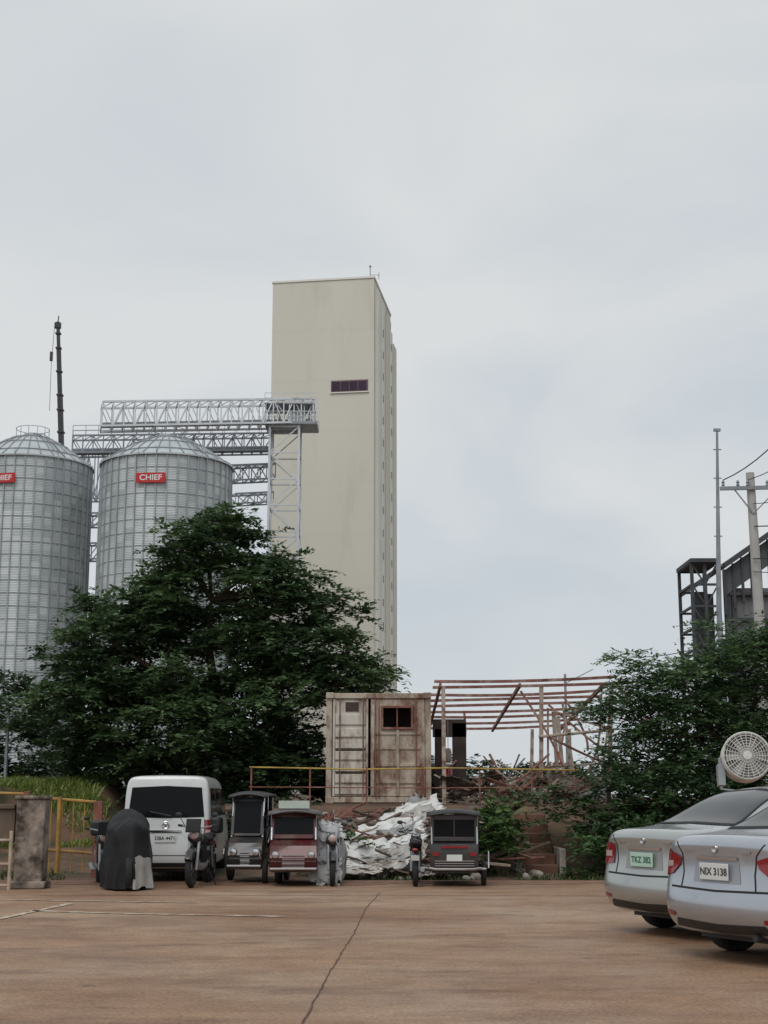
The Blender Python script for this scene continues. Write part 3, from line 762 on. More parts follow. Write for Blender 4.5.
mb.obj('crumpled_sheets',[mat('tarp_white',(.62,.62,.60),.55,var=.1,scale=4,dirt=.35,dcol=(.28,.22,.16)),mat('tarp_grey',(.26,.26,.26),.6,var=.2,scale=4),mat('sheet_metal_dull',(.38,.365,.34),.45,.3,var=.2,scale=3,dirt=.4),mat('dirty_sacking',(.12,.09,.07),.9,var=.35,scale=5),mat('rusty_roofing',(.15,.065,.045),.75,.1,var=.35,scale=4,dirt=.4,dcol=(.26,.19,.16))],e,solid=.012,angle=60)
mb=MB()
for k in range(80):
    x=rg.uniform(-1.0,2.6); y=rg.uniform(27.0,30.6); z=.1+(y-27.1)*.28; a=rg.uniform(-.6,.6); l=rg.uniform(.5,1.7)
    mb.box((x,y,max(.1,z+.2)),(l,rg.uniform(.03,.08),rg.uniform(.025,.045)),rg.choice([0,0,0,1,2]),RX(rg.uniform(-.5,.5),a*.6,rg.uniform(-1.2,1.2)))
for k in range(50):
    x=rg.uniform(1.7,4.9); y=rg.uniform(33.2,34.8); z=1.4+rg.uniform(0,.7)*(1-abs(x-3.1)/1.9)
    mb.box((x,y,z),(rg.uniform(.6,1.6),.05,.04),rg.choice([0,1,2]),RX(0,rg.uniform(-.9,.9),rg.uniform(-.5,.5)))
mb.obj('timber_offcuts',[mat('old_timber',(.11,.075,.055),.9,var=.35,scale=6),mat('pale_timber',(.34,.28,.22),.85,var=.25,scale=6),RUST],e)
mb=MB()
for k in range(90):
    x=rg.uniform(-1.4,3.); y=rg.uniform(26.5,30.2); s=rg.uniform(.04,.14)
    mb.ell((x,y,max(0,(y-28)*.3)+s*.3),(s,s*rg.uniform(.6,1),s*rg.uniform(.4,.8)),0,6,RX(rg.random(),rg.random(),rg.random()))
mb.obj('rubble',[CONC],e,angle=10)

# ---------------------------------------------------------------- left gate, post, wall
e=empty('gate_post'); mb=MB()
mb.bb((-6.18,24.05,-.02),(-5.70,24.45,1.46)); mb.bb((-6.21,24.02,1.46),(-5.67,24.48,1.52)); mb.bb((-6.24,24.0,0),(-5.64,24.5,.12))
mb.obj('pillar',[mat('old_pillar',(.26,.215,.18),.95,var=.35,scale=5,bump=.8,bscale=12,dirt=.75,dcol=(.045,.035,.028),dscale=3.5)],e,bevel=.02)
e=empty('low_wall'); mb=MB()
mb.bb((-9.,24.15,.75),(-6.22,24.35,1.30)); mb.bb((-9.02,24.1,1.30),(-6.22,24.4,1.38)); mb.bb((-9,24.18,0),(-6.75,24.32,.75))
mb.obj('panel',[mat('wall_brown',(.13,.095,.07),.9,var=.3,scale=3,dirt=.5,dcol=(.28,.21,.16))],e,bevel=.012)
e=empty('wire_gate'); mb=MB()
for z in(.08,.42,.8): mb.tube([(-7.6,23.7,z),(-6.15,23.7,z)],.022,6)
for x in np.linspace(-7.6,-6.15,8): mb.tube([(x,23.7,.03),(x,23.7,.8)],.014,5)
for x in(-7.6,-6.15): mb.tube([(x,23.7,0),(x,23.7,.95)],.03,6)
mb.obj('bars',[mat('gate_pale',(.42,.33,.25),.7,var=.25,scale=6)],e)
e=empty('yellow_gate'); mb=MB()
xa,xb=-6.7,-5.5; y=27.
for z in(.55,1.5): mb.tube([(xa,y,z),(xb,y+.3,z-.1)],.028,6)
for x in np.linspace(xa,xb,7): mb.tube([(x,y+.3*(x-xa)/(xb-xa),.1),(x,y+.3*(x-xa)/(xb-xa),1.42)],.012,5)
mb.tube([(xa,y,1.55),(xa-1.3,y-.1,1.6)],.025,6); mb.tube([(xa+.55,y+.1,.1),(xa+.55,y+.1,1.5)],.04,6)
mb.obj('frame',[mat('gate_orange',(.40,.23,.06),.6,var=.25,scale=4,dirt=.4,dcol=(.18,.08,.04))],e)
mb=MB(); mb.bb((xb-.02,y+.2,0),(xb+.14,y+.34,1.42)); mb.bb((xa-.1,y-.06,0),(xa,y+.06,1.6)); mb.obj('posts',[RUST],e,bevel=.01)
e=empty('lamp_post'); mb=MB(); p=S(9,706,36)
mb.tube([(p.x,p.y,1.2),p],.045,6); q=S(60,722,38); mb.tube([p-Vector((.3,0,.12)),p-Vector((0,0,.3)),q-Vector((0,0,.0))],.02,5)
mb.tube([p-Vector((.3,0,0)),p+Vector((.3,0,0))],.03); mb.obj('pole',[DGALV],e)

# ---------------------------------------------------------------- right side industrial building, poles, wires
e=empty('industrial_plant'); D=70.
xl=S(684,556,D).x+.35; zt=S(690,563,D).z; x2=S(714,556,D).x+.15
mb=MB()
for x in np.linspace(xl,x2,3):
    for y in(D,D+3): mb.tube([(x,y,1.2),(x,y,zt)],.11,4)
z=zt;k=0
while z>2:
    mb.tube([(xl,D,z),(x2,D,z)],.08,4); mb.tube([(xl,D+3,z),(x2,D+3,z)],.08,4); mb.tube([(xl,D,z),(xl,D+3,z)],.08,4)
    mb.tube([(xl,D,z),((xl+x2)/2,D,z-1.1)],.05,4); mb.tube([((xl+x2)/2,D,z-1.1),(x2,D,z)],.05,4)
    z-=1.1;k+=1
mb.bb((xl-.1,D-.3,zt),(x2+.1,D+3.2,zt+.2)); mb.bb((xl+.2,D+1.2,zt-5),(x2,D+1.4,zt-1.4))
DS=mat('plant_dark_steel',(.055,.058,.065),.6,.2,var=.25)
mb.obj('stair_frame',[DS],e)
x3=S(722,560,D).x; z3=S(722,564,D).z; z4=S(768,532,D).z; x4=S(768,532,D).x; x5=x4+9; z5=z4+(z4-z3)/(x4-x3)*9
mb=MB()
def slab2(xa,za,xb,zb,y0,y1,t,mi):
    mb.add([(xa,y0,za),(xb,y0,zb),(xb,y1,zb),(xa,y1,za),(xa,y0,za-t),(xb,y0,zb-t),(xb,y1,zb-t),(xa,y1,za-t)],[(0,1,2,3),(7,6,5,4),(0,4,5,1),(1,5,6,2),(2,6,7,3),(3,7,4,0)],mi)
slab2(x3,z3,x5,z5,D-.5,D+10,.3,0)
slab2(x3+.1,z3-.31,x5,z5-.31,D-.1,D,1.3,1)
for k in range(26):
    t=k/25; x=x3+(x5-x3)*t; zz=z3+(z5-z3)*t
    mb.bb((x,D-.16,zz-2.6),(x+.12,D-.02,zz-.3),0)
mb.bb((x3+.05,D,1.2),(x3+.35,D+.3,z3-.3),0); mb.bb((x3+.4,D+.2,1.2),(x5,D+.4,z3-1.2),2)
for k in range(9): x=x3+1.3*k+.4; mb.bb((x,D-.05,1.2),(x+.2,D+.15,z3-.2+k*.2),0)
for zz in(z3-1.6,z3-2.9,z3-4.1): mb.bb((x3+.3,D-.08,zz),(x5,D+.18,zz+.16),0)
mb.obj('sloped_gallery',[DS,mat('plant_cladding_dark',(.075,.08,.085),.6,.1,var=.2,scale=1,stretch=(4,1,.3)),mat('plant_cladding',(.17,.17,.175),.6,.1,var=.25,scale=1,stretch=(5,1,.2))],e)
e=empty('radio_mast'); mb=MB(); p=S(717,430,60); b0=S(719,612,60)
mb.tube([(b0.x+.1,60,1.),(b0.x,60,b0.z),p],[.14,.12,.05],6)
for k in range(5): 
    q=b0.lerp(p,.25+k*.16); mb.tube([q-Vector((.18,0,0)),q+Vector((.18,0,0))],.03,4)
mb.box(p,(.3,.12,.12)); mb.obj('mast',[DGALV],e)
e=empty('utility_pole'); mb=MB(); p=S(750,473,42); b0=S(759,614,42)
bt=p+(b0-p)*((1.2-p.z)/(b0.z-p.z))
mb.tube([bt,p],[.2,.13],10); mb.obj('pole_shaft',[mat('pole_concrete',(.42,.41,.39),.8,var=.1,scale=2)],e)
mb=MB(); a=S(722,489,42); 
mb.box((a.x+1.0,42-.17,a.z),(2.2,.09,.11),0,Matrix.Rotation(-.02,3,'Y')); 
mb.tube([(p.x,41.85,a.z-.8),(a.x+.3,41.83,a.z)],.025,4); mb.tube([(p.x,41.85,a.z-.8),(a.x+1.7,41.83,a.z)],.025,4)
for dx in(0.,.45,.75,1.35,1.8): mb.lathe([(.015,.05),(.06,.08),(.03,.13),(.055,.17),(.02,.24)],(a.x+dx,41.83,a.z),'z',10)
mb.obj('crossarm',[DGALV],e)
mb=MB()
def wire(p,q,sag,r=.014):
    p=Vector(p);q=Vector(q); mb.tube([p.lerp(q,t/14)-Vector((0,0,sag*4*(t/14)*(1-t/14))) for t in range(15)],r,4)
wire((a.x,41.83,a.z+.24),(a.x+3.6,37,a.z+5.2),1.0,.018); wire((a.x+.75,41.83,a.z+.24),(a.x+5,36,a.z+4.4),.9); wire((a.x+1.8,41.83,a.z+.24),(a.x+7,34,a.z+3.8),.6)
wire((p.x,41.83,a.z-.5),(p.x+7,36,a.z+1.6),.7); wire((p.x,41.83,a.z-1.2),(p.x+7,36,a.z+1.2),.9,.022)
wire((p.x-.1,41.83,a.z-2.2),(p.x+6,38,a.z-.2),.7,.022); wire((p.x-.1,41.83,a.z-2.6),(p.x+6,38,a.z-.2),.9,.016)
wire((b0.x-1.2,58,a.z-3.6),(p.x+5,50,a.z-1.4),.8,.02)
mb.obj('wires',[mat('wire_black',(.02,.02,.02),.6,var=.1)],e)

# ---------------------------------------------------------------- vehicles: loft body
def st(y,w,zb,zm,zs,xu,zu,xt,zt,dy=(0,)*7,z4=None):
    z4 = z4 if z4 is not None else zm+(zs-zm)*.55
    X=[w*.86,w*.965,w,w*.99,w*.955,xu,xt]; Z=[zb,zb+.08,zm,z4,zs,zu,zt]
    return [(X[i],y+dy[i],Z[i]) for i in range(7)]
def loft(name,stations,mats,parent,bulge=(.06,.08),arches=None,ar=.35,sub=3,crown=.015):
    mb=MB(); loops=[]
    cols=[.5,0,-.5]
    for s in stations:
        idx=[]
        def av(v): mb.v.append(tuple(v)); idx.append(len(mb.v)-1)
        for p in s: av(p)
        for c in cols: av((s[6][0]*c,s[6][1],s[6][2]+crown*(1-c*c*2)))
        for p in reversed(s): av((-p[0],p[1],p[2]))
        for c in reversed(cols): av((s[0][0]*c,s[0][1],s[0][2]))
        loops.append(idx)
    n=20
    for a,b in zip(loops[:-1],loops[1:]):
        for i in range(n):
            j=(i+1)%n; mb.f.append([a[i],b[i],b[j],a[j]]); mb.m.append(0)
    for li,(lp,stn,sg,bu) in enumerate([(loops[0],stations[0],-1,bulge[0]),(loops[-1],stations[-1],1,bulge[1])]):
        grid=[]
        for r in range(7):
            if r==0: row=[lp[0],lp[19],lp[18],lp[17],lp[16]]
            elif r==6: row=[lp[6],lp[7],lp[8],lp[9],lp[10]]
            else:
                row=[lp[r]]
                for c in cols:
                    mb.v.append((stn[r][0]*c,stn[r][1]+sg*bu*(1-c*c),stn[r][2])); row.append(len(mb.v)-1)
                row.append(lp[16-r])
            grid.append(row)
        for q,row in ((0,grid[0]),(6,grid[6])):
            for k,c in zip((1,2,3),cols):
                v=mb.v[row[k]]; mb.v[row[k]]=(v[0],v[1]+sg*bu*(1-c*c)*.8,v[2])
        for r in range(6):
            for c in range(4):
                f=[grid[r][c],grid[r+1][c],grid[r+1][c+1],grid[r][c+1]]
                mb.f.append(f if sg<0 else f[::-1]); mb.m.append(0)
    o=mb.obj(name,mats,None,angle=180)
    bm=bmesh.new(); bm.from_mesh(o.data); bmesh.ops.recalc_face_normals(bm,faces=bm.faces); bm.to_mesh(o.data); bm.free()
    md=o.modifiers.new('s','SUBSURF'); md.levels=sub; md.render_levels=sub
    dg=bpy.context.evaluated_depsgraph_get(); dg.update()
    bv=BVHTree.FromObject(o,dg)
    cut=None
    if arches:
        cb=MB()
        for (yy,zz) in arches:
            for sx in(-1,1):
                cb.lathe([(.001,sx*.52),(ar,sx*.52),(ar,sx*1.2),(.001,sx*1.2)],(0,yy,zz),'x',32,1)
        cut=cb.obj('cut',mats,None)
        bm=bmesh.new(); bm.from_mesh(cut.data); bmesh.ops.remove_doubles(bm,verts=bm.verts,dist=.003); bmesh.ops.recalc_face_normals(bm,faces=bm.faces); bm.to_mesh(cut.data); bm.free()
        md=o.modifiers.new('b','BOOLEAN'); md.operation='DIFFERENCE'; md.object=cut; md.solver='EXACT'
        dg=bpy.context.evaluated_depsgraph_get(); dg.update()
    me=bpy.data.meshes.new_from_object(o.evaluated_get(dg))
    bpy.data.objects.remove(o)
    if cut: bpy.data.objects.remove(cut)
    me.set_sharp_from_angle(angle=math.radians(38))
    o=bpy.data.objects.new(name,me); scene.collection.objects.link(o); o.parent=parent
    return o,bv
def patch(mb,bv,bot,top,nv,view,off=.006,mi=0,sub=4):
    def den(P):
        o=[]
        for a,b in zip(P[:-1],P[1:]):
            for k in range(sub): t=k/sub; o.append((a[0]+(b[0]-a[0])*t,a[1]+(b[1]-a[1])*t))
        o.append(P[-1]); return o
    B=den(bot);T=den(top); vs={};fs=[];out=[];
    for j in range(nv+1):
        for i in range(len(B)):
            t=j/nv; a=B[i][0]*(1-t)+T[i][0]*t; z=B[i][1]*(1-t)+T[i][1]*t
            if view=='r': o,d=Vector((a,-3,z)),Vector((0,1,0))
            elif view=='f': o,d=Vector((a,9,z)),Vector((0,-1,0))
            elif view=='R': o,d=Vector((3,a,z)),Vector((-1,0,0))
            else: o,d=Vector((-3,a,z)),Vector((1,0,0))
            h=bv.ray_cast(o,d)
            if h[0] is None: continue
            nrm=h[1]; 
            if nrm.dot(d)>0: nrm=-nrm
            vs[(i,j)]=len(out); out.append(h[0]+nrm*off)
    for j in range(nv):
        for i in range(len(B)-1):
            k=[(i,j),(i+1,j),(i+1,j+1),(i,j+1)]
            if all(q in vs for q in k): 
                f=[vs[q] for q in k]
                if view in('f','L'): f=f[::-1]
                fs.append(f)
    mb.add(out,fs,mi)
def mirror(P): return [(-x,z) for x,z in reversed(P)]
TAILRED=mat('tail_lamp_red',(.24,.006,.010),.12,var=.25,scale=30,coat=.5)
TAILCLR=mat('tail_lamp_clear',(.45,.33,.32),.12,var=.1,scale=30,coat=.5)
SEAM=mat('seam_gap',(.012,.012,.013),.8,var=.1)
PLATE=mat('plate_white',(.62,.64,.62),.45,var=.04)
def sedan(loc,heading,scale,paint,kind):
    e=empty('parked_car',loc,-heading,scale)
    ss=[st(0.00,.755,.25,.47,.90,.665,.985,.53,1.045,dy=(.07,.01,-.03,.035,.05,.02,.06),z4=.66),
        st(0.13,.810,.22,.50,.90,.705,1.01,.58,1.06,z4=.68),
        st(.42,.838,.20,.52,.925,.715,1.035,.60,1.075,z4=.70),
        st(.74,.845,.19,.52,.94,.70,1.075,.59,1.11),
        st(1.12,.845,.18,.52,.945,.625,1.27,.53,1.325),
        st(1.52,.845,.18,.52,.945,.575,1.42,.46,1.475),
        st(2.15,.845,.18,.52,.94,.57,1.455,.45,1.515),
        st(2.72,.845,.18,.52,.93,.57,1.40,.46,1.455),
        st(3.12,.845,.18,.52,.92,.62,1.20,.54,1.25),
        st(3.48,.84,.19,.52,.89,.68,.99,.58,1.03),
        st(3.92,.82,.20,.50,.80,.66,.90,.54,.94),
        st(4.18,.77,.22,.46,.71,.62,.79,.50,.82),
        st(4.28,.66,.25,.43,.60,.55,.67,.45,.69)]
    body,bv=loft('body_shell',ss,[paint,BLACKM],e,arches=[(.80,.30),(3.38,.30)],ar=.345)
    mb=MB()
    patch(mb,bv,[(-.58,1.115),(0,1.13),(.58,1.115)],[(-.45,1.43),(0,1.46),(.45,1.43)],10,'r',.004,0,8)
    patch(mb,bv,[(-.58,1.06),(0,1.09),(.58,1.06)],[(-.45,1.39),(0,1.41),(.45,1.39)],10,'f',.004,0,8)
    for v in('R','L'):
        patch(mb,bv,[(1.18,.99),(1.55,.985),(1.98,.98)],[(1.42,1.26),(1.66,1.375),(1.98,1.40)],6,v,.004)
        patch(mb,bv,[(2.05,.98),(2.6,.975),(3.12,.97)],[(2.05,1.40),(2.5,1.385),(2.72,1.30)],6,v,.004)
    mb.obj('windows',[GLASS],e)
    mb=MB(); 
    def ring(B,T,w=.018):
        patch(mb,bv,[(a,z-w) for a,z in B],B,1,'r',.0055,0,8); patch(mb,bv,T,[(a,z+w) for a,z in T],1,'r',.0055,0,8)
    ring([(-.59,1.118),(0,1.133),(.59,1.118)],[(-.45,1.43),(0,1.46),(.45,1.43)])
    for s in(-1,1): patch(mb,bv,[(s*.59-.012,1.11),(s*.59+.012,1.11)],[(s*.455-.012,1.435),(s*.455+.012,1.435)],8,'r',.0055,0,1)
    g=.007
    def vs_(P,w=g,v='r'): 
        patch(mb,bv,[(a-w,z) for a,z in P],[(a+w,z) for a,z in P],1,v,.0025,0,6)
    def hs(P,w=g,v='r'): patch(mb,bv,[(a,z-w) for a,z in P],[(a,z+w) for a,z in P],1,v,.0025,0,6)
    hs([(-.73,.615),(0,.60),(.73,.615)],.009)
    for s in(-1,1):
        vs_([(s*.47,.615),(s*.45,.74),(s*.47,.90),(s*.56,1.0)],.008)
    for v in('R','L'):
        for y in(1.15,2.02,3.05): patch(mb,bv,[(y-.006,.30),(y-.006,.94)],[(y+.006,.30),(y+.006,.94)],1,v,.0025,0,8)
        patch(mb,bv,[(1.1,.285),(3.1,.285)],[(1.1,.30),(3.1,.30)],1,v,.0025,0,8)
    mb.obj('panel_gaps',[SEAM],e)
    mb=MB()
    if kind==0:
        for s in(0,1):
            B=[(.50,.80),(.62,.72),(.79,.69)];T=[(.475,.865),(.62,.905),(.80,.945)]
            if s: B,T=mirror(B),mirror(T)
            patch(mb,bv,B,T,6,'r',.012,0,6)
            B=[(.60,.785),(.70,.77)];T=[(.60,.83),(.70,.83)]
            if s: B,T=mirror(B),mirror(T)
            patch(mb,bv,B,T,2,'r',.016,1,4)
    else:
        for s in(0,1):
            B=[(.52,.71),(.64,.70),(.80,.70)];T=[(.50,.90),(.62,.92),(.80,.90)]
            if s: B,T=mirror(B),mirror(T)
            patch(mb,bv,B,T,6,'r',.012,0,6)
            B=[(.55,.775),(.70,.775)];T=[(.55,.835),(.70,.835)]
            if s: B,T=mirror(B),mirror(T)
            patch(mb,bv,B,T,2,'r',.017,1,4)
    for s in(0,1):
        B=[(.56,.36),(.70,.37)];T=[(.56,.395),(.70,.405)]
        if s: B,T=mirror(B),mirror(T)
        patch(mb,bv,B,T,2,'r',.008,0,4)
    mb.obj('tail_lamps',[TAILRED,TAILCLR],e)
    mb=MB()
    for s in(0,1):
        B=[(.40,.62),(.55,.60),(.72,.62)];T=[(.44,.68),(.58,.72),(.74,.76)]
        if s: B,T=mirror(B),mirror(T)
        patch(mb,bv,B,T,4,'f',.008,0,5)
    mb.obj('head_lamps',[TAILCLR],e)
    mb=MB()
    patch(mb,bv,[(-.30,.665),(.30,.665)],[(-.27,.855),(.27,.855)],4,'r',.003,0,8)  # no real hollow: plate recess shade is painted as darker body colour
    patch(mb,bv,[(-.62,.27),(0,.25),(.62,.27)],[(-.55,.345),(0,.325),(.55,.345)],3,'r',.004,1,6)
    patch(mb,bv,[(-.26,.857),(.26,.857)],[(-.26,.885),(.26,.885)],1,'r',.014,2,8)
    patch(mb,bv,[(-.45,.43),(.45,.43)],[(-.35,.56),(.35,.56)],1,'f',.004,1,8)
    patch(mb,bv,[(-.45,.30),(.45,.30)],[(-.45,.40),(.45,.40)],1,'f',.004,1,8)
    mb.obj('rear_trim',[mat('recess_shade_paint_%d'%kind,tuple(c*.7 for c in paint['rgb']),.35,.3,var=.03),BLACKM,CHROME],e)
    h=bv.ray_cast(Vector((0,-3,.76)),Vector((0,1,0)))[0]; yp=h.y-.03
    mb=MB(); mb.box((0,yp,.76),(.36,.012,.14),0); mb.obj('licence_plate',[PLATE if kind==0 else mat('plate_green',(.42,.60,.50),.45,var=.04)],e,bevel=.004)
    tm=mat('plate_ink',(.02,.03,.03),.6,var=.1) if kind==0 else mat('plate_ink_green',(.03,.12,.08),.6,var=.1)
    text('plate_characters','NIX 3138' if kind==0 else 'TKZ 382',.085,tm,e,(0,yp-.008,.758),(math.radians(90),0,0),.001)
    mb=MB(); mb.lathe([(.001,0),(.03,-.004),(.034,0),(.034,.01)],(0,bv.ray_cast(Vector((0,-3,.95)),Vector((0,1,0)))[0].y-.012,.95),'y',16)
    hb=bv.ray_cast(Vector((.36,-3,.93)),Vector((0,1,0)))[0]; mb.box((.36,hb.y-.005,.93),(.11,.006,.018)); 
    hb=bv.ray_cast(Vector((-.36,-3,.93)),Vector((0,1,0)))[0]; mb.box((-.36,hb.y-.005,.93),(.13,.006,.018))
    mb.obj('badges',[CHROME],e)
    mb=MB()
    for y in(.80,3.38):
        for s in(-1,1): mb.wheel((s*.735,y,.295),.295,.19)
    mb.obj('wheels',[RUBBER,mat('alloy',(.42,.43,.44),.3,.8,var=.05),BLACKM],e)
    mb=MB()
    mb.bb((-.66,.35,.16),(.66,3.9,.2)); mb.tube([(.42,.0,.24),(.42,.6,.24)],.03,8)
    mb.obj('underbody',[BLACKM],e)
    mb=MB()
    for s in(-1,1):
        mb.ell((s*.93,2.95,1.02),(.10,.06,.07),0); mb.box((s*.86,2.95,.98),(.12,.04,.03))
    mb.obj('mirrors',[paint],e)
    return e
def carpaint(name,rgb,metal=.55,rough=.28):
    m=mat(name,rgb,rough,metal,var=.04,scale=2,coat=.7,dirt=.15,dcol=tuple(c*.65 for c in rgb),dscale=3); m['rgb']=rgb; return m
silver1=carpaint('silver_blue_paint',(.44,.465,.51),.7,.25); silver2=carpaint('silver_grey_paint',(.42,.44,.435),.65,.25); black1=carpaint('black_car_paint',(.02,.021,.025),.2,.25)
sedan((3.10,13.4,0),math.radians(62),1.08,silver1,0)
sedan((2.88,15.9,0),math.radians(62),1.08,silver2,1)
sedan((2.0,38.5,1.32),math.radians(-78),1.,black1,1)

def van(loc,heading,scale):
    e=empty('parked_van',loc,-heading,scale)
    paint=carpaint('van_pearl_white',(.62,.63,.63),.0,.3)
    def s(y,w,zb,zs,xu,zu,xt,zt,dy=(0,)*7): return st(y,w,zb,.62,zs,xu,zu,xt,zt,dy,z4=.92)
    ss=[s(0,.82,.28,1.20,.77,1.86,.66,1.96,(.05,-.02,-.02,.02,.03,.05,.09)),
        s(.10,.855,.27,1.20,.79,1.89,.68,1.985),
        s(.5,.86,.25,1.20,.79,1.92,.68,2.0),s(1.6,.86,.24,1.19,.79,1.92,.68,2.0),s(2.9,.86,.24,1.18,.79,1.90,.68,1.98),
        s(3.5,.86,.24,1.16,.77,1.78,.66,1.88),s(4.0,.85,.24,1.12,.76,1.42,.62,1.52),s(4.35,.83,.25,1.05,.74,1.12,.62,1.18),s(4.62,.76,.27,.90,.68,.98,.55,1.02),s(4.7,.66,.3,.80,.6,.88,.5,.92)]
    body,bv=loft('body_shell',ss,[paint,BLACKM],e,bulge=(.03,.06),arches=[(1.0,.33),(3.75,.33)],ar=.38)
    mb=MB()
    patch(mb,bv,[(-.72,1.22),(0,1.20),(.72,1.22)],[(-.66,1.77),(0,1.80),(.66,1.77)],10,'r',.006,0,8)
    patch(mb,bv,[(-.66,1.24),(0,1.24),(.66,1.24)],[(-.58,1.74),(0,1.78),(.58,1.74)],10,'f',.006,0,8)
    for v in('R','L'):
        for y0,y1 in((.35,1.25),(1.32,2.3),(2.38,3.35)): patch(mb,bv,[(y0,1.23),(y1,1.22)],[(y0+.02,1.76),(y1-.02,1.76)],5,v,.005)
        patch(mb,bv,[(3.42,1.22),(4.05,1.2)],[(3.42,1.70),(3.62,1.66)],5,v,.005)
    mb.obj('windows',[DGLASS],e)
    mb=MB()
    for sgn in(-1,1):
        patch(mb,bv,[(sgn*.725-.006,.52),(sgn*.725-.006,.9),(sgn*.725-.006,1.18)],[(sgn*.725+.006,.52),(sgn*.725+.006,.9),(sgn*.725+.006,1.18)],1,'r',.003)
    patch(mb,bv,[(-.78,.505),(.78,.505)],[(-.78,.52),(.78,.52)],1,'r',.003,0,10)
    patch(mb,bv,[(-.25,.93),(.25,.93)],[(-.25,.945),(.25,.945)],1,'r',.003,0,6)
    for v in('R','L'):
        for y in(.3,1.3,2.34,3.4): patch(mb,bv,[(y-.006,.35),(y-.006,1.8)],[(y+.006,.35),(y+.006,1.8)],1,v,.003,0,8)
    mb.obj('panel_gaps',[SEAM],e)
    mb=MB()
    for q in(0,1):
        B=[(.735,.74),(.83,.74)];T=[(.735,1.17),(.825,1.17)]
        if q:B,T=mirror(B),mirror(T)
        patch(mb,bv,B,T,6,'r',.012,0,4)
        B=[(.745,.90),(.82,.90)];T=[(.745,.98),(.82,.98)]
        if q:B,T=mirror(B),mirror(T)
        patch(mb,bv,B,T,2,'r',.018,1,3)
    mb.obj('tail_lamps',[TAILRED,TAILCLR],e)
    h=bv.ray_cast(Vector((0,-3,.83)),Vector((0,1,0)))[0]
    mb=MB(); mb.box((0,h.y-.02,.83),(.39,.012,.15),0); mb.obj('licence_plate',[PLATE],e)
    text('plate_characters','DBA 4471',.09,mat('plate_ink',(.02,.03,.03),.6),e,(0,h.y-.028,.828),(math.radians(90),0,0),.001)
    mb=MB(); h=bv.ray_cast(Vector((0,-3,1.07)),Vector((0,1,0)))[0]
    mb.lathe([(.05,-.005),(.062,-.012),(.074,-.005)],(0,h.y-.008,1.07),'y',20); mb.ell((0,h.y-.012,1.07),(.02,.008,.045)); mb.ell((0,h.y-.012,1.09),(.045,.008,.014))
    mb.box((0,h.y-.02,.96),(.6,.02,.035)); mb.obj('emblem',[CHROME],e)
    mb=MB(); patch(mb,bv,[(-.7,.30),(.7,.30)],[(-.74,.38),(.74,.38)],2,'r',.004,0,6); mb.tube([(.1,-.04,1.24),(-.3,-.05,1.32)],.012,5)
    mb.bb((-.6,.3,.2),(.6,4.2,.26)); mb.obj('lower_trim',[BLACKM],e)
    mb=MB()
    for y in(1.,3.75):
        for q in(-1,1): mb.wheel((q*.75,y,.33),.33,.2)
    mb.obj('wheels',[RUBBER,MC['alloy'],BLACKM],e)
    mb=MB()
    for q in(-1,1): mb.ell((q*1.0,3.95,1.3),(.09,.06,.15)); mb.box((q*.9,3.95,1.25),(.14,.04,.04))
    mb.obj('mirrors',[BLACKM],e)
van((-3.88,25.5,0),math.radians(-1.5),.94)

